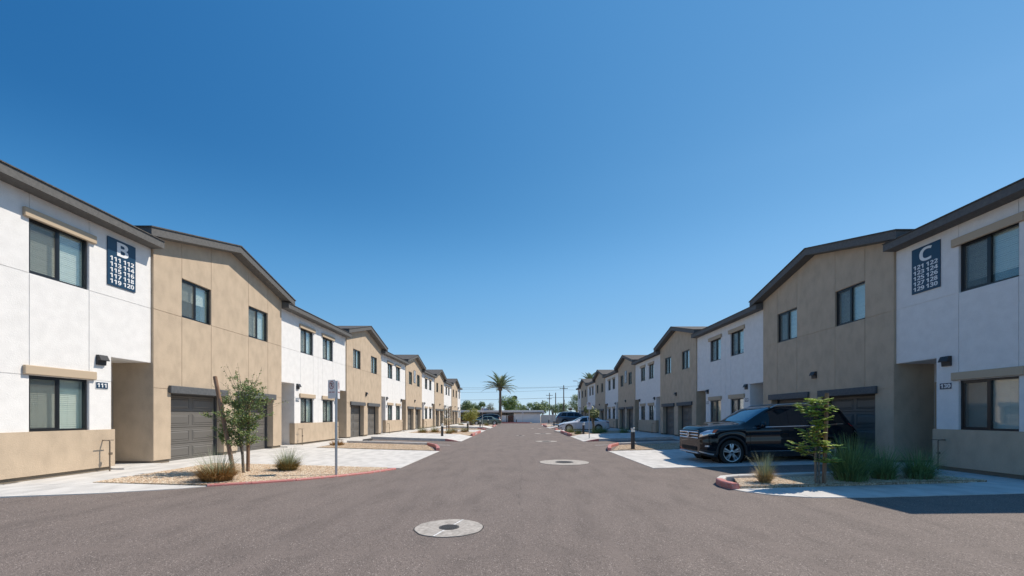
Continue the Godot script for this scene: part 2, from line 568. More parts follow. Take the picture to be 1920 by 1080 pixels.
func pave(called: String, poly: Array, rise: float, xcuts: Array, zcuts: Array, red_end := 0) -> void:
	var root := Node3D.new()
	root.name = numbered(called)
	root.set_meta("kind", "structure")
	add_child(root)
	var whole := PackedVector2Array(poly)
	var hf := func(x): return slab_height(x, rise)
	for i in xcuts.size() - 1:
		for k in zcuts.size() - 1:
			var g := 0.005
			var cell := PackedVector2Array([Vector2(xcuts[i] + g, zcuts[k] + g), Vector2(xcuts[i + 1] - g, zcuts[k] + g), Vector2(xcuts[i + 1] - g, zcuts[k + 1] - g), Vector2(xcuts[i] + g, zcuts[k + 1] - g)])
			for part in Geometry2D.intersect_polygons(cell, whole):
				if part.size() < 3:
					continue
				var b := MB.new()
				sheet(part, hf, 0.3, b)
				put(root, "slab", b, M.concrete)
	# the bed below the joints
	var bed := MB.new()
	for i in xcuts.size() - 1:
		var strip := PackedVector2Array([Vector2(xcuts[i], -50), Vector2(xcuts[i + 1], -50), Vector2(xcuts[i + 1], 150), Vector2(xcuts[i], 150)])
		for part in Geometry2D.intersect_polygons(strip, Geometry2D.offset_polygon(whole, -0.02)[0]):
			sheet(part, func(x): return slab_height(x, rise) - 0.012, 0.2, bed)
	put(root, "bed", bed, M.seal)

func kerb(path: Array, width: float, height: float, mats: Array, called := "kerb") -> void:
	# path of (x, z); each piece between two points is its own kerb stone in the material of mats
	var root := Node3D.new()
	root.name = numbered(called)
	root.set_meta("kind", "structure")
	add_child(root)
	var side := []
	for i in path.size():
		var d: Vector2 = (path[mini(i + 1, path.size() - 1)] - path[maxi(i - 1, 0)]).normalized()
		side.append(Vector2(-d.y, d.x) * width / 2.0)
	for i in path.size() - 1:
		var b := MB.new()
		var q := []
		for k in [i, i + 1]:
			var g: Vector2 = (path[i + 1] - path[i]).normalized() * (0.004 if k == i else -0.004)
			var a: Vector2 = path[k] + side[k] + g
			var e: Vector2 = path[k] - side[k] + g
			var y: float = ground_y(path[k].x) + height
			q.append([Vector3(a.x, y - 0.02, -a.y), Vector3(lerpf(a.x, e.x, 0.12), y, -lerpf(a.y, e.y, 0.12)), Vector3(lerpf(a.x, e.x, 0.88), y, -lerpf(a.y, e.y, 0.88)), Vector3(e.x, y - 0.02, -e.y), Vector3(e.x, y - 0.4, -e.y), Vector3(a.x, y - 0.4, -a.y)])
		var m0: Vector3 = (q[0][0] + q[1][3]) / 2.0 - Vector3(0, 0.15, 0)
		for k in 6:
			var j := (k + 1) % 6
			var f := [q[0][k], q[0][j], q[1][j], q[1][k]]
			b.face(f, (q[0][k] + q[0][j] + q[1][j] + q[1][k]) / 4.0 - m0)
		b.face(q[0], q[0][0] - q[1][0])
		b.face(q[1], q[1][0] - q[0][0])
		put(root, "kerb_stone", b, M[mats[mini(i, mats.size() - 1)]])

func bed_of_gravel(poly: Array, lift: float, pebbles: int) -> void:
	var b := MB.new()
	var hf := func(x): return ground_y(x) + lift
	var whole := PackedVector2Array(poly)
	var x0 := 1e9
	var x1 := -1e9
	var z0 := 1e9
	var z1 := -1e9
	for p in poly:
		x0 = minf(x0, p.x)
		x1 = maxf(x1, p.x)
		z0 = minf(z0, p.y)
		z1 = maxf(z1, p.y)
	sheet(whole, hf, 0.2, b)
	structure("gravel", b, M.gravel, "stuff")
	if pebbles == 0:
		return
	var s := MB.new()
	# one faceted stone
	var ring := []
	var r2 := RandomNumberGenerator.new()
	r2.seed = 4
	for k in 6:
		var f := TAU * k / 6
		ring.append(Vector3(cos(f), r2.randf_range(-0.1, 0.25), sin(f)) * r2.randf_range(0.8, 1.1))
	for k in 6:
		var j := (k + 1) % 6
		s.face([ring[k], ring[j], Vector3(0.1, 0.75, -0.1)], ring[k] + Vector3(0, 1, 0))
		s.face([ring[k], ring[j], Vector3(0, -0.5, 0)], ring[k] - Vector3(0, 1, 0))
	var mm := MultiMesh.new()
	mm.transform_format = MultiMesh.TRANSFORM_3D
	mm.use_colors = true
	mm.mesh = s.mesh(M.pebble)
	mm.instance_count = pebbles
	var i := 0
	while i < pebbles:
		var p := Vector2(rng.randf_range(x0, x1), rng.randf_range(z0, z1))
		if not Geometry2D.is_point_in_polygon(p, whole):
			continue
		var sz := rng.randf_range(0.007, 0.017) * (1.5 if rng.randf() < 0.06 else 1.0)
		var ba := Basis(Vector3.UP, rng.randf() * TAU).scaled(Vector3(sz, sz * rng.randf_range(0.6, 1.0), sz * rng.randf_range(0.8, 1.3)))
		mm.set_instance_transform(i, Transform3D(ba, Vector3(p.x, ground_y(p.x) + lift + 0.003, -p.y)))
		var t := rng.randf()
		var c := Color(0.56, 0.43, 0.29).lerp(Color(0.7, 0.6, 0.47), t) if rng.randf() < 0.65 else Color(0.38, 0.24, 0.14).lerp(Color(0.58, 0.4, 0.26), t)
		mm.set_instance_color(i, c)
		i += 1
	var o := MultiMeshInstance3D.new()
	o.name = numbered("gravel_stones")
	o.multimesh = mm
	o.set_meta("kind", "stuff")
	add_child(o)

func mir(s: float, pts: Array) -> Array:
	var r := []
	for p in pts:
		r.append(Vector2(MID + s * p.x, p.y))
	return r

func cuts(a: float, b: float, n: int) -> Array:
	var r := []
	for i in n + 1:
		r.append(lerpf(a, b, float(i) / n))
	return r

func pavements() -> void:
	for s in [-1.0, 1.0]:
		# walk along the building
		var w := mir(s, [Vector2(8.86, 8.3 if s < 0 else 8.6), Vector2(10.9, 8.3 if s < 0 else 8.6), Vector2(10.9, 80), Vector2(8.86, 80)])
		var zc := []
		var z := 6.8
		while z < 80.0:
			zc.append(z)
			z += 1.52 if z < 44.0 else 6.1
		zc.append(80.1)
		var xc := [MID + s * 8.8, MID + s * 9.42, MID + s * 11.0]
		xc.sort()
		pave("pavement", w, 0.0, xc, zc)
		for k in 3:
			var z0 := 12.1 + 26.5 * k
			# flush driveway before the garages, cut back at its corners
			var p := mir(s, [Vector2(3.62, z0 + 0.1), Vector2(8.84, z0), Vector2(8.84, z0 + 6.0), Vector2(3.58, z0 + 6.05)])
			var c := [MID + s * 3.4, MID + s * 5.35, MID + s * 7.1, MID + s * 8.86]
			c.sort()
			pave("driveway", p, 0.0, c, [z0 - 0.2, z0 + 3.0, z0 + 6.3])
			# raised driveway with a kerb to the parking bay
			if k < 2:
				z0 = 25.0 + 26.5 * k
				p = mir(s, [Vector2(3.58, z0), Vector2(8.84, z0), Vector2(8.84, z0 + 6.3), Vector2(3.58, z0 + 6.3)])
				c = [MID + s * 3.5, MID + s * 3.9, MID + s * 4.5, MID + s * 6.6, MID + s * 8.86]
				c.sort()
				pave("driveway", p, 0.13, c, [z0 - 0.1, z0 + 3.1, z0 + 6.4])
				# the kerb face to the bay, its end painted red
				var kb := MB.new()
				var kr := MB.new()
				for q in [[3.75, 4.1, kr], [4.1, 4.5, kr], [4.5, 6.6, kb], [6.6, 8.84, kb]]:
					var f := []
					for e in [[q[0], 0], [q[1], 0], [q[1], 1], [q[0], 1]]:
						var x: float = MID + s * e[0]
						f.append(Vector3(x, slab_height(x, 0.13) + 0.003 if e[1] == 0 else ground_y(x) - 0.2, -z0 + 0.035))
					q[2].face(f, Vector3(0, 0, 1))
					q[2].face([f[0], f[1], f[1] - Vector3(0, 0.001, 0.15), f[0] - Vector3(0, 0.001, 0.15)], Vector3.UP)
				structure("kerb", kb, M.concrete)
				structure("kerb", kr, M.red_paint)
			# thin gravel island and its kerb
			z0 = 18.2 + 26.5 * k
			bed_of_gravel(mir(s, [Vector2(3.8, z0), Vector2(8.84, z0), Vector2(8.84, z0 + 3.1), Vector2(4.8, z0 + 3.1)]), 0.03, 4000 if k == 0 else 0)
			kerb(mir(s, [Vector2(3.66, z0 - 0.02), Vector2(3.85, z0 + 1.0), Vector2(4.15, z0 + 2.1), Vector2(4.75, z0 + 3.12), Vector2(6.8, z0 + 3.2), Vector2(8.8, z0 + 3.2)]), 0.15, 0.14, ["red_paint", "red_paint", "red_paint", "concrete"])
			# wide gravel island with its red kerb along the road
			if k < 2:
				z0 = 31.45 + 26.5 * k
				bed_of_gravel(mir(s, [Vector2(3.75, z0), Vector2(8.84, z0), Vector2(8.84, z0 + 7.0), Vector2(3.75, z0 + 7.0)]), 0.06, 0)
				kerb(mir(s, [Vector2(3.66, z0), Vector2(3.66, z0 + 2.3), Vector2(3.66, z0 + 4.6), Vector2(3.66, z0 + 7.0)]), 0.16, 0.2, ["red_paint"])
				for q in [z0 + 2.6]:
					var t := text(self, numbered("kerb_lettering"), "FIRE LANE", 0.12, 0.004, M.sign_white, Transform3D(Basis(Vector3.UP, -s * PI / 2.0), Vector3(MID + s * 3.575, ROAD + 0.1, -q)), 2.2)
					t.set_meta("kind", "structure")
	# near left corner
	var front := [Vector2(-16, 6.1), Vector2(-10.5, 6.45), Vector2(-8.6, 7.08), Vector2(-7.5, 7.62), Vector2(-6.6, 8.22), Vector2(-6.22, 8.62), Vector2(-16, 8.55)]
	pave("pavement", front, 0.0, [-16.5, -11.5, -10.0, -8.6, -7.2, -6.0], [5.9, 8.7])
	bed_of_gravel([Vector2(-8.55, 8.58), Vector2(-6.25, 8.66), Vector2(-5.1, 9.6), Vector2(-4.5, 10.3), Vector2(-3.6, 11.8), Vector2(-3.7, 12.08), Vector2(-8.58, 12.08)], 0.03, 26000)
	kerb([Vector2(-6.28, 8.62), Vector2(-5.65, 9.05), Vector2(-5.0, 9.6), Vector2(-4.4, 10.28), Vector2(-3.9, 11.0), Vector2(-3.45, 11.95)], 0.11, 0.045, ["red_paint"])
	# near right corner
	front = [Vector2(4.28, 8.7), Vector2(4.45, 8.3), Vector2(4.75, 7.92), Vector2(5.25, 7.62), Vector2(6.1, 7.5), Vector2(16, 7.5), Vector2(16, 8.62), Vector2(4.4, 8.62)]
	pave("pavement", front, 0.0, [4.0, 5.25, 6.75, 8.25, 9.75, 11.25, 16.5], [7.3, 8.75])
	bed_of_gravel([Vector2(4.5, 8.64), Vector2(9.5, 8.64), Vector2(9.08, 9.66), Vector2(4.9, 9.66)], 0.06, 16000)
	kerb([Vector2(4.38, 8.58), Vector2(4.33, 8.95), Vector2(4.4, 9.3), Vector2(4.62, 9.62), Vector2(5.0, 9.76), Vector2(7.0, 9.78), Vector2(9.1, 9.78)], 0.16, 0.13, ["red_paint", "red_paint", "concrete"])
	# far end of the road
	kerb([Vector2(-10, 88.0), Vector2(-5, 88.0), Vector2(0, 88.0), Vector2(2.5, 88.0)], 0.2, 0.22, ["red_paint"])
	bed_of_gravel([Vector2(-12, 88.1), Vector2(3.0, 88.1), Vector2(3.0, 92), Vector2(-12, 92)], 0.12, 0)
	# wheel stop in the left bay
	var b := MB.new()
	b.box(Vector3(-0.6, 0, -0.08), Vector3(0.6, 0.11, 0.08), 0.025)
	single("wheel_stop", b, M.seal, "low dark wheel stop at the end of the left parking bay", "wheel stop", at(-8.3, ground_y(-8.3), 23.6, 90))

# ---------------------------------------------------------------- the two rows of townhouses
const WHITE_LEN := 6.88
const TAN_LEN := 6.38
const END_LEN := 3.6
const LEN := END_LEN * 2.0 + TAN_LEN * 5.0 + WHITE_LEN * 4.0
const HALF := 10.35        # road middle to white facade
const UPPER := [4.30, 5.46]
const LOWER := [1.01, 2.19]

var cache := {}

func rect(x0: float, y0: float, x1: float, y1: float) -> PackedVector2Array:
	return PackedVector2Array([Vector2(x0, y0), Vector2(x1, y0), Vector2(x1, y1), Vector2(x0, y1)])

func window_mesh(w: float, h: float) -> Array:
	var key := "win%.2f_%.2f" % [w, h]
	if cache.has(key):
		return cache[key]
	var f := MB.new()
	var t := 0.045
	# outer frame, meeting rail, and the narrower frame of the sliding sash on the left
	f.box(Vector3(-w / 2, -h / 2, -0.13), Vector3(-w / 2 + t, h / 2, -0.055))
	f.box(Vector3(w / 2 - t, -h / 2, -0.13), Vector3(w / 2, h / 2, -0.055))
	f.box(Vector3(-w / 2 + t, h / 2 - t, -0.13), Vector3(w / 2 - t, h / 2, -0.055))
	f.box(Vector3(-w / 2 + t, -h / 2, -0.13), Vector3(w / 2 - t, -h / 2 + t, -0.055))
	f.box(Vector3(-0.025, -h / 2 + t, -0.12), Vector3(0.025, h / 2 - t, -0.06))
	var s := 0.028
	f.box(Vector3(-w / 2 + t, -h / 2 + t, -0.088), Vector3(-w / 2 + t + s, h / 2 - t, -0.066))
	f.box(Vector3(-0.025 - s, -h / 2 + t, -0.088), Vector3(-0.025, h / 2 - t, -0.066))
	f.box(Vector3(-w / 2 + t + s, h / 2 - t - s, -0.088), Vector3(-0.025 - s, h / 2 - t, -0.066))
	f.box(Vector3(-w / 2 + t + s, -h / 2 + t, -0.088), Vector3(-0.025 - s, -h / 2 + t + s, -0.066))
	var pl := MB.new()
	for d in [0.0, 0.016]:
		pl.box(Vector3(-w / 2 + t, -h / 2 + t, -0.097 - d), Vector3(-0.025, h / 2 - t, -0.092 - d))
	var pr := MB.new()
	for d in [0.0, 0.016]:
		pr.box(Vector3(0.025, -h / 2 + t, -0.11 - d), Vector3(w / 2 - t, h / 2 - t, -0.105 - d))
	var sc := MB.new()
	sc.face([Vector3(-w / 2 + t + s, -h / 2 + t + s, -0.074), Vector3(-0.025 - s, -h / 2 + t + s, -0.074), Vector3(-0.025 - s, h / 2 - t - s, -0.074), Vector3(-w / 2 + t + s, h / 2 - t - s, -0.074)], Vector3(0, 0, 1))
	var back := MB.new()
	back.box(Vector3(-w / 2 - 0.1, -h / 2 - 0.1, -0.75), Vector3(w / 2 + 0.1, h / 2 + 0.1, -0.7))
	var bl := []
	for drop in [1.0, 0.48, 0.8]:
		var b := MB.new()
		var n := int((h - 0.12) * drop / 0.044)
		b.box(Vector3(-w / 2 + 0.03, h / 2 - 0.07, -0.235), Vector3(w / 2 - 0.03, h / 2 - 0.015, -0.18))
		for i in n:
			var y := h / 2 - 0.095 - i * 0.044
			b.xf = Transform3D(Basis(Vector3.RIGHT, deg_to_rad(66.0 + 5.0 * sin(i * 1.7))), Vector3(0, y, -0.205))
			b.box(Vector3(-w / 2 + 0.04, -0.0015, -0.025), Vector3(w / 2 - 0.04, 0.0015, 0.025))
		b.xf = Transform3D()
		var yb := h / 2 - 0.095 - n * 0.044
		b.box(Vector3(-w / 2 + 0.04, yb - 0.01, -0.225), Vector3(w / 2 - 0.04, yb + 0.012, -0.185))
		for x in [-w * 0.25, w * 0.25]:
			b.box(Vector3(x - 0.002, yb, -0.178), Vector3(x + 0.002, h / 2 - 0.05, -0.175))
		bl.append(b.mesh(M.blind))
	cache[key] = [f.mesh(M.black_frame), pl.mesh(M.window_glass), pr.mesh(M.window_glass), sc.mesh(M.insect_screen), back.mesh(M.room_dark), bl]
	return cache[key]

func window(root: Node3D, x0: float, x1: float, y0: float, y1: float, z: float, drop: int) -> void:
	var m := window_mesh(x1 - x0, y1 - y0)
	var o := put(root, "window", m[0], null, Transform3D(Basis(), Vector3((x0 + x1) / 2, (y0 + y1) / 2, z)))
	put(o, "pane", m[1])
	put(o, "pane", m[2])
	put(o, "screen", m[3])
	put(o, "blind", m[5][drop])
	put(o, "room", m[4])

func panels(wall: Node3D, polys: Array, z: float, mat: Material) -> void:
	for p in polys:
		for q in Geometry2D.offset_polygon(p, -0.007, Geometry2D.JOIN_MITER):
			var b := MB.new()
			b.extrude(q, z - 0.014, z)
			put(wall, "stucco_panel", b, mat)

func lintel(root: Node3D, x0: float, x1: float, y0: float, y1: float, z0: float, z1: float, mat: Material) -> void:
	var b := MB.new()
	b.box(Vector3(x0, y0, z0), Vector3(x1, y1, z1), 0.012)
	put(root, "lintel", b, mat)

func wall_lamp(root: Node3D, x: float, y: float, z: float) -> void:
	if not cache.has("lamp"):
		var b := MB.new()
		b.xf = Transform3D(Basis(Vector3(0, 0, -1), Vector3.UP, Vector3(1, 0, 0)), Vector3.ZERO)
		b.extrude(PackedVector2Array([Vector2(0, -0.13), Vector2(-0.04, -0.13), Vector2(-0.05, -0.02), Vector2(-0.13, -0.03), Vector2(-0.13, -0.01), Vector2(-0.07, 0.11), Vector2(0, 0.11)]), -0.11, 0.11)
		cache["lamp"] = b.mesh(M.lamp_black)
	put(root, "wall_lamp", cache["lamp"], null, Transform3D(Basis(), Vector3(x, y, z)))

# half of a white section, u running away from the tan section beside it
func white_half(root: Node3D, x0: float, dir: float, len: float) -> void:
	var X := func(u: float) -> float: return x0 + dir * u
	var A := 1.15
	var W0 := 1.7
	var W1 := 2.93
	var E := len
	var R := func(a: float, y0: float, b: float, y1: float) -> PackedVector2Array: return rect(minf(X.call(a), X.call(b)), y0, maxf(X.call(a), X.call(b)), y1)
	var b := MB.new()
	for q in [[0, 4.3, W0, 5.95], [W0, 5.46, W1, 5.95], [W1, 4.3, E, 5.95], [0, 2.8, A, 4.3], [A, 2.19, E, 4.3], [A, 0.1, W0, 2.19], [W1, 0.1, E, 2.19], [W0, 0.1, W1, 1.01]]:
		b.box(Vector3(X.call(q[0]), q[1], -0.2), Vector3(X.call(q[2]), q[3], -0.012))
	# entry porch: side, back and ceiling
	b.box(Vector3(X.call(A), 0.0, -1.07), Vector3(X.call(A + 0.12), 2.8, -0.2))
	b.box(Vector3(X.call(0), 0.0, -1.19), Vector3(X.call(A), 2.92, -1.07))
	b.box(Vector3(X.call(0), 2.8, -1.07), Vector3(X.call(A + 0.12), 2.92, -0.2))
	var wall := put(root, "white_wall", b, M.white_stucco)
	var L := PackedVector2Array()
	for p in [[0, 2.8], [A, 2.8], [A, 2.19], [W0, 2.19], [W0, 4.3], [0, 4.3]]:
		L.append(Vector2(X.call(p[0]), p[1]))
	panels(wall, [R.call(0.0, 4.3, W0, 5.96), R.call(W0, 5.46, W1, 5.96), R.call(W1, 4.3, E, 5.96), L, R.call(W0, 2.19, W1, 4.3), R.call(W1, 2.19, E, 4.3), R.call(A, 1.0, W0, 2.19), R.call(W1, 1.0, E, 2.19)], 0.0, M.white_stucco)
	b = MB.new()
	b.box(Vector3(X.call(A - 0.05), 0.1, -0.19), Vector3(X.call(E), 1.012, 0.045))
	put(root, "wainscot", b, M.tan_stucco)
	b = MB.new()
	b.box(Vector3(X.call(A + 0.01), -0.35, -0.2), Vector3(X.call(E), 0.1, -0.004))
	put(root, "foundation", b, M.foundation)
	b = MB.new()
	b.box(Vector3(X.call(0.02), -0.2, -1.06), Vector3(X.call(A - 0.02), 0.045, 0.3), 0.01)
	put(root, "doorstep", b, M.concrete)
	window(root, minf(X.call(W0), X.call(W1)), maxf(X.call(W0), X.call(W1)), UPPER[0], UPPER[1], 0.0, 2 if int(x0 * 7.0) % 5 == 1 else 0)
	window(root, minf(X.call(W0), X.call(W1)), maxf(X.call(W0), X.call(W1)), LOWER[0], LOWER[1], 0.0, 1 if int(x0 * 11.0) % 6 == 2 else 0)
	for y in [5.43, 2.2]:
		lintel(root, minf(X.call(W0 - 0.13), X.call(W1 + 0.13)), maxf(X.call(W0 - 0.13), X.call(W1 + 0.13)), y, y + 0.19, 0.003, 0.07, M.tan_trim)
	wall_lamp(root, X.call(1.43), 2.7, 0.0)
	# front door at the back of the porch
	b = MB.new()
	for q in [[0.06, 0.14, 0.045, 2.2], [1.01, 1.09, 0.045, 2.2], [0.06, 1.09, 2.2, 2.28]]:
		b.box(Vector3(X.call(q[0]), q[2], -1.068), Vector3(X.call(q[1]), q[3], -1.02))
	var door := put(root, "door", b, M.tan_trim)
	b = MB.new()
	b.box(Vector3(X.call(0.145), 0.05, -1.065), Vector3(X.call(1.005), 2.195, -1.04))
	for q in [[0.25, 0.9, 0.25, 0.95], [0.25, 0.9, 1.15, 2.05]]:
		b.box(Vector3(X.call(q[0]), q[2], -1.045), Vector3(X.call(q[1]), q[3], -1.03), 0.008)
	put(door, "door_leaf", b, M.door_brown)
	b = MB.new()
	b.box(Vector3(X.call(0.9), 1.0, -1.04), Vector3(X.call(0.94), 1.12, -0.99), 0.006)
	put(door, "handle", b, M.galvanised)
	# water standpipe in front of the wall
	b = MB.new()
	var px: float = X.call(1.42)
	b.tube([Vector3(px, -0.1, 0.22), Vector3(px, 0.72, 0.22), Vector3(px, 0.75, 0.2), Vector3(px, 0.75, 0.0)], [0.015, 0.015, 0.015, 0.015], 6)
	b.tube([Vector3(px - 0.16, 0.755, 0.22), Vector3(px + 0.1, 0.755, 0.22)], [0.01, 0.01], 6)
	b.box(Vector3(px - 0.02, 0.4, 0.2), Vector3(px + 0.05, 0.46, 0.25), 0.008)
	put(root, "standpipe", b, M.pipe_brown)

func garage(root: Node3D, x0: float, x1: float, zf: float) -> void:
	var w := x1 - x0
	if not cache.has("garage"):
		var f := MB.new()
		f.box(Vector3(0, 0, -0.06), Vector3(w, 2.03, -0.03))
		var h := 1.97 / 4.0
		for i in 4:
			f.box(Vector3(0.07, i * h + 0.005, -0.03), Vector3(w - 0.07, (i + 1) * h - 0.005, 0.0), 0.01)
		var fr := MB.new()
		fr.box(Vector3(0, 0, -0.02), Vector3(0.066, 2.03, 0.05))
		fr.box(Vector3(w - 0.066, 0, -0.02), Vector3(w, 2.03, 0.05))
		fr.box(Vector3(0.066, 1.972, -0.02), Vector3(w - 0.066, 2.03, 0.05))
		# a raised long panel with sloping edges
		var p := MB.new()
		var pw := (w - 0.14) / 2.0 - 0.12
		var ph := h - 0.15
		var o := [Vector3(-pw / 2, -ph / 2, 0.0), Vector3(pw / 2, -ph / 2, 0.0), Vector3(pw / 2, ph / 2, 0.0), Vector3(-pw / 2, ph / 2, 0.0)]
		var prev := []
		for k in 4:
			prev.append(o[k] + Vector3(0, 0, 0.001))
		for st in [[0.02, 0.016], [0.035, 0.002], [0.075, 0.02]]:
			var cur := []
			for k in 4:
				var q: Vector3 = o[k]
				cur.append(Vector3(q.x - signf(q.x) * st[0], q.y - signf(q.y) * st[0], st[1]))
			for k in 4:
				var j := (k + 1) % 4
				p.face([prev[k], prev[j], cur[j], cur[k]], Vector3(0, 0, 1))
			prev = cur
		p.face(prev, Vector3(0, 0, 1))
		cache["garage"] = [f.mesh(M.garage_grey), fr.mesh(M.garage_frame), p.mesh(M.garage_grey)]
	var c: Array = cache["garage"]
	var d := put(root, "garage_door", c[0], null, Transform3D(Basis(), Vector3(x0, 0, zf - 0.29)))
	put(d, "frame", c[1])
	var h := 1.97 / 4.0
	for i in 4:
		for k in 2:
			put(d, "door_panel", c[2], null, Transform3D(Basis(), Vector3(0.07 + (w - 0.14) * (0.25 + 0.5 * k), (i + 0.5) * h, 0.0)))

func tan_section(root: Node3D, x0: float, idx: int) -> void:
	var zf := 0.06
	var zb := -0.3
	var c := x0 + TAN_LEN / 2.0
	var gy := func(x: float) -> float: return 7.27 - 0.253 * absf(x - c) - 0.16
	var J := [0.0, 1.0, 2.22, 4.16, 5.38, TAN_LEN]
	var b := MB.new()
	var polys := []
	for i in 5:
		var xa: float = x0 + J[i]
		var xb: float = x0 + J[i + 1]
		var win := i == 1 or i == 3
		var y0: float = UPPER[1] if win else UPPER[0]
		var p := PackedVector2Array([Vector2(xa, y0), Vector2(xb, y0), Vector2(xb, gy.call(xb))])
		if i == 2:
			p.append(Vector2(c, gy.call(c)))
		p.append(Vector2(xa, gy.call(xa)))
		polys.append(p)
		b.extrude(p, zb, zf - 0.012)
		polys.append(rect(xa, 2.12, xb, 4.3))
		b.box(Vector3(xa, 2.12, zb), Vector3(xb, 4.3, zf - 0.012))
	var G := [0.6, 2.82, 3.53, 5.75]
	var low := [[0.0, G[0]], [G[1], G[2]], [G[3], TAN_LEN]]
	for q in low:
		polys.append(rect(x0 + q[0], 0.1, x0 + q[1], 2.12))
		b.box(Vector3(x0 + q[0], 0.1, zb), Vector3(x0 + q[1], 2.12, zf - 0.012))
	for k in 2:
		b.box(Vector3(x0 + G[k * 2], 2.03, zb), Vector3(x0 + G[k * 2 + 1], 2.12, zf - 0.002))
	# the sides that the porches beside it look onto
	for s in [[0.0, 0.12], [TAN_LEN - 0.12, TAN_LEN]]:
		b.box(Vector3(x0 + s[0], 0.1, -1.19), Vector3(x0 + s[1], 2.92, zb))
	var wall := put(root, "tan_wall", b, M.tan_stucco)
	panels(wall, polys, zf, M.tan_stucco)
	for q in low:
		b = MB.new()
		b.box(Vector3(x0 + q[0] + 0.01, -0.35, zb), Vector3(x0 + q[1] - 0.01, 0.1, zf - 0.045))
		if q[0] == 0.0:
			b.box(Vector3(x0 + 0.003, -0.35, -1.19), Vector3(x0 + 0.12, 0.1, zb))
		elif q[1] == TAN_LEN:
			b.box(Vector3(x0 + TAN_LEN - 0.12, -0.35, -1.19), Vector3(x0 + TAN_LEN - 0.003, 0.1, zb))
		put(root, "foundation", b, M.foundation)
	window(root, x0 + J[1], x0 + J[2], UPPER[0], UPPER[1], zf, 1 if idx == 0 else 0)
	window(root, x0 + J[3], x0 + J[4], UPPER[0], UPPER[1], zf, 2 if idx == 2 else 0)
	for k in 2:
		garage(root, x0 + G[k * 2], x0 + G[k * 2 + 1], zf)
		lintel(root, x0 + G[k * 2] - 0.1, x0 + G[k * 2 + 1] + 0.1, 2.0, 2.22, zf + 0.003, zf + 0.09, M.dark_lintel)
	wall_lamp(root, c, 2.8, zf)
	# gable roof over the section
	var e := TAN_LEN / 2.0 + 0.45
	var ch := PackedVector2Array([Vector2(c - e, 6.35), Vector2(c, 7.27), Vector2(c + e, 6.35), Vector2(c + e, 6.13), Vector2(c, 7.05), Vector2(c - e, 6.13)])
	b = MB.new()
	b.extrude(ch, -5.0, 0.40)
	var roof := put(root, "gable_roof", b, M.fascia)
	b = MB.new()
	b.extrude(PackedVector2Array([Vector2(c - e - 0.03, 6.345), Vector2(c, 7.272), Vector2(c + e + 0.03, 6.345), Vector2(c + e + 0.03, 6.375), Vector2(c, 7.305), Vector2(c - e - 0.03, 6.375)]), -5.0, 0.43)
	put(roof, "shingles", b, M.shingle)
	# the long roof behind the gable
	main_roof(root, x0, x0 + TAN_LEN, -0.5)

func main_roof(root: Node3D, x0: float, x1: float, zf: float) -> void:
	var b := MB.new()
	b.xf = Transform3D(Basis(Vector3(0, 0, 1), Vector3.UP, Vector3(-1, 0, 0)), Vector3.ZERO)
	var yf := 6.12 + 0.25 * (0.40 - zf)
	b.extrude(PackedVector2Array([Vector2(zf, 5.94), Vector2(zf, yf), Vector2(-6.0, 7.72), Vector2(-12.4, 6.12), Vector2(-12.4, 5.94)]), -x0, -x1)
	var roof := put(root, "roof", b, M.fascia)
	b = MB.new()
	b.xf = Transform3D(Basis(Vector3(0, 0, 1), Vector3.UP, Vector3(-1, 0, 0)), Vector3.ZERO)
	b.extrude(PackedVector2Array([Vector2(zf + 0.025, yf), Vector2(zf + 0.025, yf + 0.024), Vector2(-6.0, 7.757), Vector2(-12.43, 6.15), Vector2(-12.43, 6.122), Vector2(-6.0, 7.722)]), -x0, -x1)
	put(roof, "shingles", b, M.shingle)

func tan_start(i: int) -> float:
	return END_LEN + i * (TAN_LEN + WHITE_LEN)

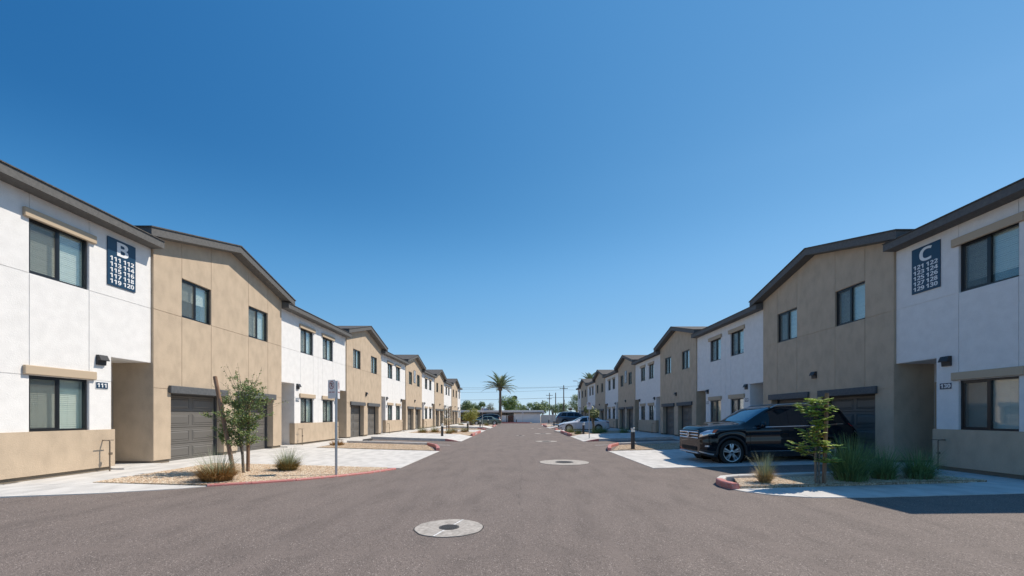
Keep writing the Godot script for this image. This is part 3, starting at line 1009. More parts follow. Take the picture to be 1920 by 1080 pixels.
func buildings() -> void:
	# x runs along the facade from left to right as one stands before it, z out of the wall
	var left := Transform3D(Basis(Vector3(0, 0, -1), Vector3.UP, Vector3(1, 0, 0)), Vector3(MID - HALF, 0, -8.15))
	var right := Transform3D(Basis(Vector3(0, 0, 1), Vector3.UP, Vector3(-1, 0, 0)), Vector3(MID + HALF, 0, -8.36 - LEN))
	var root := thing("townhouse_building", "two-storey row of white and tan townhouses in full sun, sign B at its near end", "building", left, "rows of townhouses along the drive")
	for i in 5:
		tan_section(root, tan_start(i), i)
	var first_lamp: Node = root.get_node("wall_lamp")
	for i in 6:
		if i > 0:
			white_half(root, tan_start(i - 1) + TAN_LEN, 1.0, END_LEN if i == 5 else WHITE_LEN / 2.0)
		if i < 5:
			white_half(root, tan_start(i), -1.0, END_LEN if i == 0 else WHITE_LEN / 2.0)
		var x0 := 0.0 if i == 0 else tan_start(i - 1) + TAN_LEN
		var x1 := LEN if i == 5 else tan_start(i)
		main_roof(root, x0 - (0.3 if i == 0 else 0.0), x1 + (0.3 if i == 5 else 0.0), 0.37)
	for q in [[0.0, 0.2], [LEN - 0.2, LEN]]:
		var e := MB.new()
		e.box(Vector3(q[0], 0.1, -12.0), Vector3(q[1], 5.95, -0.2))
		e.box(Vector3(q[0] + 0.004, -0.35, -12.0), Vector3(q[1] - 0.004, 0.1, -0.2))
		put(root, "end_wall", e, M.white_stucco)
	var b := MB.new()
	b.box(Vector3(0, -0.35, -12.2), Vector3(LEN, 5.95, -12.0))
	put(root, "rear_wall", b, M.white_stucco)
	b = MB.new()
	b.box(Vector3(0.2, -0.35, -12.0), Vector3(LEN - 0.2, -0.05, -0.2))
	put(root, "floor", b, M.room_dark)
	copy(root, "townhouse_building", "two-storey row of white and tan townhouses in shade, sign C at its near end", right, "rows of townhouses along the drive")
	# the first tan section of the sunlit row carries no lamp between its windows
	root.remove_child(first_lamp)
	first_lamp.free()
	# signs and number plates
	for s in 2:
		var xf := left if s == 0 else right
		var letter := "B" if s == 0 else "C"
		var near := tan_start(0) - 0.885 if s == 0 else LEN - tan_start(0) + 0.885
		var mid := tan_start(2) + TAN_LEN / 2.0 if s == 0 else LEN - tan_start(2) - TAN_LEN / 2.0
		big_sign(letter, 111 if s == 0 else 121, xf * Transform3D(Basis(), Vector3(near, 5.18, 0.0)), "large navy sign reading %s with ten house numbers on the near white wall" % letter)
		big_sign(letter, 111 if s == 0 else 121, xf * Transform3D(Basis(), Vector3(mid, 5.15, 0.06)), "distant %s sign between two upper windows of the third tan section" % letter)
		var n := 111 if s == 0 else 121
		for i in 6:
			var places := []
			if i > 0:
				places.append([tan_start(i - 1) + TAN_LEN + 1.40, s == 0])
			if i < 5:
				places.append([tan_start(i) - 1.40, s == 1])
			var order: String = ["nearest", "second", "third", "fourth", "fifth", "farthest"][i if s == 0 else 5 - i]
			for q in places:
				var x: float = q[0]
				var which: String = "sole lower" if i == 0 or i == 5 else "nearer lower" if q[1] else "farther lower"
				var p := thing("number_plate", "small navy number plate by the %s window of building %s's %s white section" % [which, letter, order], "number plate", xf * Transform3D(Basis(), Vector3(x, 2.08, 0.0)), "house number plates by the doors")
				var pb := MB.new()
				pb.box(Vector3(-0.155, -0.085, 0.0), Vector3(0.155, 0.085, 0.012))
				put(p, "border", pb, M.sign_white)
				pb = MB.new()
				pb.box(Vector3(-0.145, -0.075, 0.003), Vector3(0.145, 0.075, 0.016))
				put(p, "plate", pb, M.navy_sign)
				text(p, "numerals", str(n), 0.098, 0.006, M.sign_white, Transform3D(Basis(), Vector3(0, 0, 0.018)), 1.15)
				n += 1

func big_sign(letter: String, first: int, xf: Transform3D, label: String) -> void:
	var p := thing("address_sign", label, "sign", xf)
	var b := MB.new()
	b.box(Vector3(-0.385, -0.595, 0.0), Vector3(0.385, 0.595, 0.025), 0.004)
	put(p, "board", b, M.navy_sign)
	text(p, "letter", letter, 0.345, 0.006, M.sign_white, Transform3D(Basis(), Vector3(0.0, 0.36, 0.027)), 1.3)
	for i in 5:
		for k in 2:
			text(p, "numerals", str(first + i * 2 + k), 0.105, 0.006, M.sign_white, Transform3D(Basis(), Vector3(-0.178 + 0.356 * k, 0.085 - i * 0.142, 0.027)), 1.32)

# ---------------------------------------------------------------- beyond the drive
func leaf_cloud(b: MB, centre: Vector3, r: Vector3, count: int, size: float, dark: Color, pale: Color, hollow := 0.45) -> void:
	for i in count:
		var d := Vector3(rng.randfn(), rng.randfn(), rng.randfn()).normalized()
		var p := centre + d * r * pow(lerpf(hollow, 1.0, rng.randf()), 0.8)
		leaf_at(b, p, (d + Vector3(rng.randf_range(-0.9, 0.9), rng.randf_range(-0.3, 1.0), rng.randf_range(-0.9, 0.9))).normalized(), size * rng.randf_range(0.6, 1.3), 0.62, dark.lerp(pale, rng.randf()))

func leaf_at(b: MB, p: Vector3, nn: Vector3, l: float, w: float, c: Color) -> void:
	var t := nn.cross(Vector3(rng.randfn(), rng.randfn(), rng.randfn())).normalized()
	var u := nn.cross(t).normalized()
	b.col = c
	b.tri(p - t * l * 0.5, p + u * l * w * 0.5, p + t * l * 0.5, nn, nn, nn)
	b.tri(p - t * l * 0.5, p + t * l * 0.5, p - u * l * w * 0.5, nn, nn, nn)

func crown_tree(called: String, label: String, x: float, z: float, h: float, w: float, base: float, dark: Color, pale: Color, lobes: int, count: int) -> void:
	var root := thing(called, label, "tree", at(x, -0.2, z))
	var t := MB.new()
	var top := Vector3(rng.randf_range(-0.2, 0.2), h * 0.75, 0)
	t.tube([Vector3(0, 0, 0), Vector3(0.05, h * 0.3, 0), top], [w * 0.035 + 0.08, w * 0.025 + 0.06, 0.05], 7)
	var b := MB.new()
	for i in lobes:
		var f := TAU * i / lobes + rng.randf_range(-0.3, 0.3)
		var rr := rng.randf_range(0.1, 0.30) * w
		var c := Vector3(cos(f) * rr, lerpf(base, h, rng.randf_range(0.3, 0.85)), sin(f) * rr * 0.8)
		var s := w * rng.randf_range(0.2, 0.31)
		c.y = minf(c.y, h - s * 0.8)
		leaf_cloud(b, c, Vector3(s, minf(s * 0.85, (h - base) * 0.4), s), count / lobes, clampf(w * 0.05, 0.16, 0.42), dark, pale, 0.35)
		t.tube([Vector3(0.04, h * 0.28, 0), Vector3(c.x * 0.4, lerpf(h * 0.3, c.y, 0.6), c.z * 0.4), c], [w * 0.018 + 0.04, 0.06, 0.03], 5)
	put(root, "trunk", t, M.bark)
	put(root, "crown", b.mesh(M.leaf, true))

func fan_palm(label: String, x: float, z: float, h: float, r: float) -> void:
	var root := thing("fan_palm", label, "palm tree", at(x, -0.2, z))
	var t := MB.new()
	t.tube([Vector3.ZERO, Vector3(0.1, h * 0.6, 0), Vector3(0.0, h - r * 0.5, 0)], [0.3, 0.22, 0.2], 7)
	put(root, "trunk", t, M.bark)
	var b := MB.new()
	leaf_cloud(b, Vector3(0, h - r * 0.6, 0), Vector3(r, r * 0.9, r), 500, 0.5, Color(0.03, 0.045, 0.025), Color(0.08, 0.1, 0.06), 0.2)
	put(root, "crown", b.mesh(M.leaf, true))

# a date palm: stubbled trunk, arching feathered fronds each built leaflet by leaflet
func date_palm(label: String, x: float, z: float, trunk: float, reach: float, n: int, sd: int) -> void:
	var r2 := RandomNumberGenerator.new()
	r2.seed = sd
	var root := thing("date_palm", label, "palm tree", at(x, -0.1, z))
	var t := MB.new()
	var y := 0.0
	var prof := []
	while y < trunk:
		var r := 0.27 + 0.035 * sin(y * 0.8)
		prof.append(Vector2(r * 1.1, y))
		prof.append(Vector2(r * 0.93, y + 0.13))
		y += 0.17
	prof.append(Vector2(0.42, trunk - 0.35))
	prof.append(Vector2(0.46, trunk))
	prof.append(Vector2(0.2, trunk + 0.45))
	prof.append(Vector2(0.0, trunk + 0.6))
	t.lathe(prof, 12)
	put(root, "trunk", t, M.palm_bark)
	for i in n:
		var az := TAU * i * 0.382 + r2.randf_range(-0.2, 0.2)
		var k := float(i) / n
		var lift := lerpf(1.35, -0.12, pow(k, 0.85)) + r2.randf_range(-0.1, 0.1)
		var L := reach * r2.randf_range(0.88, 1.1) * lerpf(0.92, 1.0, k)
		var pts := []
		var rad := []
		var p := Vector3(0, trunk + 0.25, 0)
		var e := lift
		for s in 13:
			pts.append(p)
			rad.append(lerpf(0.05, 0.008, s / 12.0))
			p += Vector3(cos(az) * cos(e), sin(e), sin(az) * cos(e)) * L / 12.0
			e -= lerpf(0.03, 0.10, s / 12.0)
		var b := MB.new()
		b.col = Color(0.16, 0.16, 0.09)
		b.tube(pts, rad, 4)
		var dry := k > 0.93
		for s in range(4, 48):
			var q := s / 48.0 * 12.0
			var a := int(q)
			var pos: Vector3 = pts[a].lerp(pts[mini(a + 1, 12)], q - a)
			var dir: Vector3 = (pts[mini(a + 1, 12)] - pts[maxi(a - 1, 0)]).normalized()
			var side := dir.cross(Vector3.UP).normalized()
			var up := side.cross(dir).normalized()
			var len := reach * 0.19 * sin(PI * clampf(s / 50.0 + 0.12, 0.0, 1.0)) + 0.1
			for sg in [-1.0, 1.0]:
				var d2: Vector3 = (dir * 0.75 + side * sg * 0.75 + up * r2.randf_range(0.15, 0.5)).normalized()
				var tip: Vector3 = pos + d2 * len - Vector3(0, len * 0.12, 0)
				var wv: Vector3 = dir * 0.055
				b.col = Color(0.13, 0.165, 0.095).lerp(Color(0.27, 0.3, 0.19), r2.randf()) if not dry else Color(0.2, 0.14, 0.07)
				var nn: Vector3 = d2.cross(dir).normalized()
				if nn.y < 0:
					nn = -nn
				b.tri(pos - wv, pos + wv, tip, nn, nn, nn)
		put(root, "frond", b.mesh(M.leaf, true))

func backdrop() -> void:
	# long low carport building across the end of the drive
	var Z := 93.0
	var root := thing("carport_building", "long low building with a pale flat roof edge at the end of the drive", "building", at(0, 0, Z))
	var b := MB.new()
	b.box(Vector3(-22, 2.12, -9), Vector3(5.6, 2.58, 0.6), 0.03)
	put(root, "roof", b, M.white_metal)
	b = MB.new()
	b.box(Vector3(-21.9, 1.96, -8.9), Vector3(5.3, 2.12, 0.42))
	put(root, "beam", b, M.dark_gap)
	b = MB.new()
	b.box(Vector3(-0.9, -0.4, -0.3), Vector3(4.9, 1.96, 0.0))
	put(root, "wall", b, M.block_white)
	b = MB.new()
	b.box(Vector3(-20, -0.4, -6.3), Vector3(-0.9, 1.96, -6.0))
	put(root, "wall", b, M.block_white)
	b = MB.new()
	b.box(Vector3(-3.6, 0.1, -0.2), Vector3(-2.1, 1.5, 0.0), 0.02)
	put(root, "wall", b, M.block_white)
	for i in 6:
		b = MB.new()
		b.box(Vector3(-20.0 + i * 2.9, 1.1, -5.98), Vector3(-18.8 + i * 2.9, 1.6, -5.9))
		put(root, "window", b, M.dark_gap)
	for i in 7:
		b = MB.new()
		b.box(Vector3(-20.5 + i * 3.0, -0.4, -0.06), Vector3(-20.38 + i * 3.0, 1.96, 0.06))
		put(root, "post", b, M.dark_gap)
	root = thing("gate", "brown boarded gate between the pale walls under the carport roof", "gate", at(-1.55, -0.2, Z - 0.2))
	for i in 8:
		b = MB.new()
		b.box(Vector3(-0.6 + i * 0.15, 0.05, -0.03), Vector3(-0.46 + i * 0.15, 1.62, 0.03))
		put(root, "plank", b, M.gate_brown)
	b = MB.new()
	b.box(Vector3(-0.62, 0.3, -0.07), Vector3(0.62, 0.42, -0.03))
	b.box(Vector3(-0.62, 1.3, -0.07), Vector3(0.62, 1.42, -0.03))
	put(root, "rail", b, M.gate_brown)
	root = thing("garden_wall", "low brown wall under the carport, behind the kerb", "wall", at(-11.5, -0.3, Z - 0.8))
	b = MB.new()
	b.box(Vector3(-8, 0, -0.1), Vector3(7.8, 0.95, 0.1), 0.02)
	put(root, "wall", b, M.gate_brown)
	root = thing("boundary_wall", "cream block wall right of the low building", "wall", at(0, -0.3, Z))
	for i in 5:
		b = MB.new()
		b.box(Vector3(5.02 + i * 2.9, 0, -0.1), Vector3(7.58 + i * 2.9, 1.88, 0.1), 0.01)
		put(root, "wall_panel", b, M.block_cream)
		b = MB.new()
		b.box(Vector3(7.6 + i * 2.9, 0, -0.2), Vector3(7.9 + i * 2.9, 2.0, 0.2), 0.015)
		put(root, "pillar", b, M.block_cream)
	# pale roofs with a blue band seen over the carport
	for q in [[-11.4, 140.0, 3.3, 3.1, 4.3, "white box building with a blue band, behind the carport"], [2.8, 140.0, 1.4, 3.2, 4.2, "small white block with a blue band beyond the palm"]]:
		root = thing("far_building", q[5], "building", at(q[0], -0.3, q[1]))
		b = MB.new()
		b.box(Vector3(-q[2] / 2, 0, -3), Vector3(q[2] / 2, q[4], 0), 0.03)
		put(root, "wall", b, M.sign_white)
		b = MB.new()
		b.box(Vector3(-q[2] / 2 - 0.02, q[3] + 0.25, -3.02), Vector3(q[2] / 2 + 0.02, q[3] + 0.7, 0.02))
		put(root, "band", b, M.blue_band)
	# trees over the wall
	var G0 := Color(0.075, 0.125, 0.04)
	var G1 := Color(0.24, 0.33, 0.11)
	crown_tree("tree", "broad dark tree at the far corner of building B", -15.3, 128, 6.4, 6.2, 1.6, G0, Color(0.2, 0.27, 0.1), 8, 3600)
	crown_tree("tree", "rounded green tree left of the blue-banded building", -12.3, 131, 6.6, 5.2, 1.5, G0, Color(0.23, 0.31, 0.1), 7, 3000)
	crown_tree("tree", "sparse brownish tree between the blue-banded building and the palm", -8.4, 130, 6.2, 3.6, 1.8, Color(0.09, 0.085, 0.04), Color(0.3, 0.26, 0.13), 6, 1700)
	crown_tree("tree", "large bright green tree just right of the palm trunk", -2.4, 120, 7.6, 6.0, 1.0, G0, Color(0.34, 0.44, 0.12), 10, 5200)
	crown_tree("tree", "green tree with a flat top behind the low roof", 0.9, 131, 6.2, 5.0, 1.3, G0, G1, 6, 2400)
	crown_tree("tree", "small round green tree behind the white block", 3.4, 136, 6.1, 4.4, 1.3, G0, G1, 5, 2000)
	crown_tree("tree", "wide pale green tree over the right end of the low roof", 6.1, 122, 6.0, 6.4, 0.8, Color(0.06, 0.1, 0.035), Color(0.32, 0.42, 0.16), 9, 4200)
	crown_tree("tree", "dark tree between the two thin utility poles", 10.4, 128, 5.1, 4.4, 0.6, G0, Color(0.17, 0.24, 0.09), 6, 2000)
	crown_tree("tree", "green tree behind the tall utility pole", 12.6, 122, 5.4, 5.2, 0.5, G0, G1, 7, 2600)
	crown_tree("tree", "feathery pale tree at the far corner of building C", 16.0, 116, 7.8, 5.0, 1.2, Color(0.09, 0.13, 0.04), Color(0.4, 0.46, 0.2), 9, 3000)
	crown_tree("shrub_tree", "dark reddish tree beside the tall utility pole", 14.0, 112, 4.4, 1.7, 0.4, Color(0.03, 0.015, 0.015), Color(0.07, 0.035, 0.03), 4, 900)
	crown_tree("shrub_tree", "yellow-green bush over the cream wall", 14.2, 103, 2.7, 3.0, 0.4, Color(0.2, 0.2, 0.04), Color(0.42, 0.38, 0.09), 5, 1500)
	crown_tree("shrub_tree", "dark shrub in front of the carport by building B", -10.9, 88, 2.0, 1.6, 0.3, G0, Color(0.1, 0.16, 0.05), 4, 900)
	fan_palm("short fan palm between the two dark trees and the brownish tree", -13.1, 150, 5.9, 0.75)
	fan_palm("second short fan palm beside the first, behind the carport", -12.0, 150, 5.8, 0.65)
	fan_palm("fan palm whose head rises above the bright green tree", -1.1, 150, 8.5, 0.85)
	date_palm("tall date palm with arching fronds at the end of the drive", -3.55, 86.0, 6.9, 4.1, 32, 3)
	date_palm("date palm whose fronds show above the roof of building C", 15.2, 90.0, 8.2, 3.0, 26, 8)
	# utility poles and lines
	var poles := [[12.9, 120.0, 10.3, 2.5, "tall utility pole with a crossarm beside building C"], [11.1, 150.0, 9.8, 4.6, "utility pole with two crossarms beyond the wall"], [11.6, 131.0, 8.8, 0.0, "bare utility pole between the two crossarm poles"], [13.2, 121.5, 6.3, 0.0, "short bare pole close behind the tall utility pole"], [9.2, 160.0, 7.6, 0.0, "thin far pole above the pale green tree"]]
	for p in poles:
		root = thing("utility_pole", p[4], "utility pole", at(p[0], -0.3, p[1]))
		b = MB.new()
		b.tube([Vector3.ZERO, Vector3(0, p[2], 0)], [0.2, 0.13], 8)
		put(root, "pole", b, M.pole_wood)
		for k in (2 if p[3] > 4.0 else 1 if p[3] > 0.0 else 0):
			b = MB.new()
			var w: float = minf(p[3], 2.6) * (1.0 if k == 0 else 0.7) * 0.9
			b.box(Vector3(-w / 2, p[2] - 1.0 - k * 1.2, -0.16), Vector3(w / 2, p[2] - 0.86 - k * 1.2, -0.05))
			put(root, "crossarm", b, M.pole_wood)
			for e in 4:
				b = MB.new()
				b.lathe([Vector2(0.05, 0.0), Vector2(0.06, 0.12), Vector2(0.0, 0.16)], 6)
				put(root, "insulator", b, M.garage_grey, Transform3D(Basis(), Vector3(-w / 2 + 0.1 + (w - 0.2) * e / 3.0, p[2] - 0.86 - k * 1.2, -0.1)))
	var lines := [[-40.0, 10.1, 11.9, 9.55, 40.0, 13.2, "highest power line crossing the sky behind the palm"], [-40.0, 9.3, 13.9, 9.5, 40.0, 12.2, "second power line from the top, behind the palm"], [-40.0, 8.2, 12.9, 8.7, 40.0, 10.2, "third power line, crossing the middle of the palm crown"], [-40.0, 6.1, 12.9, 6.6, 40.0, 7.8, "thick low cable behind the palm trunk"]]
	for l in lines:
		b = MB.new()
		var pts := []
		var rad := []
		for k in 21:
			var t := k / 20.0
			var u := fmod(t * 2.0, 1.0) if t < 1.0 else 1.0
			var a := Vector3(l[0], l[1], 0).lerp(Vector3(l[2], l[3], 0), u) if t < 0.5 else Vector3(l[2], l[3], 0).lerp(Vector3(l[4], l[5], 0), u)
			pts.append(a - Vector3(0, 4.0 * u * (1.0 - u) * 0.5, 0))
			rad.append(0.035 if l[1] < 7.0 else 0.022)
		b.tube(pts, rad, 4)
		single("power_line", b, M.wire, l[6], "power line", at(0, 0, 120.0))
	root = thing("street_lamp", "grey street lamp head above the far roof of building C", "street lamp", at(13.4, -0.2, 95.0))
	b = MB.new()
	b.tube([Vector3.ZERO, Vector3(0, 9.1, 0), Vector3(-0.3, 9.35, 0)], [0.1, 0.06, 0.05], 8)
	put(root, "post", b, M.galvanised)
	b = MB.new()
	b.box(Vector3(-1.1, 9.28, -0.18), Vector3(-0.25, 9.42, 0.18), 0.04)
	put(root, "lamp_head", b, M.galvanised)

# ---------------------------------------------------------------- street furniture
func no_parking(label: String, x: float, z: float, two: bool, turn: float) -> void:
	var root := thing("parking_sign", label, "sign", at(x, ground_y(x) - 0.02, z), "no parking signs on posts")
	var b := MB.new()
	b.tube([Vector3.ZERO, Vector3(0, 2.35, 0)], [0.03, 0.03], 8)
	put(root, "post", b, M.galvanised)
	for k in (2 if two else 1):
		var xf := Transform3D(Basis(Vector3.UP, deg_to_rad(-33.0 if k == 0 else 103.0)), Vector3(0, 0, 0)) if two else Transform3D(Basis(Vector3.UP, deg_to_rad(turn)), Vector3.ZERO)
		# the panel hangs off the post by one edge when two make a V
		xf = xf * Transform3D(Basis(), Vector3((-0.13 if k == 0 else 0.13) if two else 0.0, 2.15, 0.035))
		b = MB.new()
		var o := PackedVector2Array()
		for c in [[1, 1], [-1, 1], [-1, -1], [1, -1]]:
			for s in 5:
				var f: float = atan2(c[1], c[0]) - PI / 4 + PI / 2 * s / 4.0
				o.append(Vector2(c[0] * 0.125 + cos(f) * 0.025, c[1] * 0.205 + sin(f) * 0.025))
		b.extrude(o, -0.002, 0.002)
		var panel := put(root, "panel", b, M.sign_face, xf)
		var ring := MB.new()
		for s in 24:
			var f0 := TAU * s / 24
			var f1 := TAU * (s + 1) / 24
			var d0 := Vector3(cos(f0), sin(f0), 0)
			var d1 := Vector3(cos(f1), sin(f1), 0)
			var m := Vector3(0, 0.1, 0.003)
			ring.face([m + d0 * 0.083, m + d0 * 0.1, m + d1 * 0.1, m + d1 * 0.083], Vector3(0, 0, 1))
		ring.xf = Transform3D(Basis(Vector3(0, 0, 1), PI / 4), Vector3(0, 0.1, 0.0036))
		ring.box(Vector3(-0.009, -0.09, 0), Vector3(0.009, 0.09, 0.0008))
		put(panel, "ring", ring, M.sign_red)
		text(panel, "symbol", "P", 0.115, 0.001, M.print_black, Transform3D(Basis(), Vector3(0, 0.1, 0.0028)))
		text(panel, "lettering", "FIRE LANE", 0.032, 0.001, M.sign_red, Transform3D(Basis(), Vector3(0, -0.075, 0.003)), 1.1)

func bollard(label: String, x: float, z: float) -> void:
	if not cache.has("bollard"):
		var root := thing("bollard_light", label, "bollard", at(x, ground_y(x) + 0.03, z), "bollard lights along the kerb")
		var b := MB.new()
		b.lathe([Vector2(0.11, 0.0), Vector2(0.11, 0.02), Vector2(0.085, 0.022), Vector2(0.085, 0.74), Vector2(0.0, 0.74)], 18)
		put(root, "post", b, M.lamp_black)
		b = MB.new()
		b.lathe([Vector2(0.07, 0.74), Vector2(0.074, 0.78), Vector2(0.074, 0.86), Vector2(0.0, 0.86)], 18)
		put(root, "lens", b, M.lamp_lens)
		b = MB.new()
		b.lathe([Vector2(0.076, 0.858), Vector2(0.088, 0.862), Vector2(0.088, 0.915), Vector2(0.08, 0.925), Vector2(0.0, 0.928)], 18)
		put(root, "cap", b, M.galvanised)
		cache["bollard"] = root
	else:
		copy(cache["bollard"], "bollard_light", label, at(x, ground_y(x) + 0.03, z))

func utility_collar(label: String, x: float, z: float, r: float, rc: float, lined: bool) -> void:
	var root := thing("manhole", label, "manhole", at(x, ROAD, z), "")
	var b := MB.new()
	var rag := []
	for k in 40:
		rag.append(rng.randf_range(-0.006, 0.006))
	for ring in [[r + 0.014, 0.003, M.seal, "seal"], [r, 0.008, M.collar, "collar"], [rc, 0.014, M.iron_cover, "cover"]]:
		b = MB.new()
		for k in 40:
			var j := (k + 1) % 40
			var f0 := TAU * k / 40
			var f1 := TAU * j / 40
			var a: float = ring[0] + (rag[k] if ring[0] > rc else 0.0)
			var e: float = ring[0] + (rag[j] if ring[0] > rc else 0.0)
			var p0 := Vector3(cos(f0) * a, ring[1], sin(f0) * a)
			var p1 := Vector3(cos(f1) * e, ring[1], sin(f1) * e)
			b.face([Vector3(0, ring[1], 0), p0, p1], Vector3.UP)
			b.face([p0, p1, p1 - Vector3(0, 0.05, 0), p0 - Vector3(0, 0.05, 0)], p0)
		if ring[3] == "cover":
			for k in range(-4, 5):
				var y0: float = k * rc * 0.19
				var hw: float = sqrt(maxf(rc * rc * 0.72 - y0 * y0, 0.0))
				b.box(Vector3(-hw, ring[1], y0 - rc * 0.035), Vector3(hw, ring[1] + 0.005, y0 + rc * 0.035))
				b.box(Vector3(y0 - rc * 0.035, ring[1], -hw), Vector3(y0 + rc * 0.035, ring[1] + 0.0045, hw))
		put(root, ring[3], b, ring[2])
	if lined:
		# the painted line across the collar
		var l := MB.new()
		l.xf = Transform3D(Basis(Vector3.UP, deg_to_rad(-17.0)), Vector3(0.0, 0, 0))
		l.box(Vector3(-0.012, 0.009, -r * 0.98), Vector3(0.012, 0.0105, -rc - 0.01))
		l.box(Vector3(-0.012, 0.009, rc + 0.01), Vector3(0.012, 0.0105, r * 0.98))
		put(root, "painted_line", l, M.lane_paint)

func street_things() -> void:
	no_parking("pair of angled no parking panels on a grey post in the near gravel bed", -4.45, 10.45, true, 0.0)
	no_parking("no parking sign on a post beside the white sedan", 4.45, 26.6, false, -8.0)
	no_parking("no parking sign on a post by building B's farther driveways", -3.85, 46.3, false, 8.0)
	no_parking("far no parking sign standing before the carport wall", 1.0, 88.6, false, 0.0)
	no_parking("far no parking sign near the boundary wall, building C side", 5.1, 84.0, false, 0.0)
	bollard("black bollard light on the gravel near the black SUV", 5.0, 18.55)
	bollard("black bollard light in front of the white sedan", 4.95, 32.2)
	bollard("black bollard light by the rear of the slate SUV", 4.9, 57.9)
	bollard("far black bollard light by the cream wall, building C side", 5.6, 77.0)
	bollard("black bollard light before the tufts at building B's raised driveway", -4.95, 27.9)
	bollard("black bollard light past the staked sapling along building B", -4.7, 40.0)
	bollard("black bollard light before the yellow-green tree", -4.65, 52.5)
	bollard("black bollard light in front of the green sedan", -4.5, 64.5)
	bollard("farthest black bollard light, by the kerb at the end wall", -0.3, 88.5)
	utility_collar("small iron cover in a round concrete collar, nearest on the asphalt", -0.92, 5.72, 0.45, 0.135, true)
	utility_collar("manhole in a wide concrete collar beside the SUV driveway entrance", 1.5, 13.8, 0.8, 0.3, false)
	utility_collar("manhole collar in the middle distance, level with the first bollard", 1.68, 25.2, 0.65, 0.3, false)
	utility_collar("small concrete collar left of the lane seam, farther up", 0.2, 32.6, 0.36, 0.14, false)
	utility_collar("pale manhole collar level with the white sedan", 2.1, 36.0, 0.72, 0.3, false)
	utility_collar("farthest pale manhole collar in the drive", 2.2, 51.0, 0.7, 0.3, false)

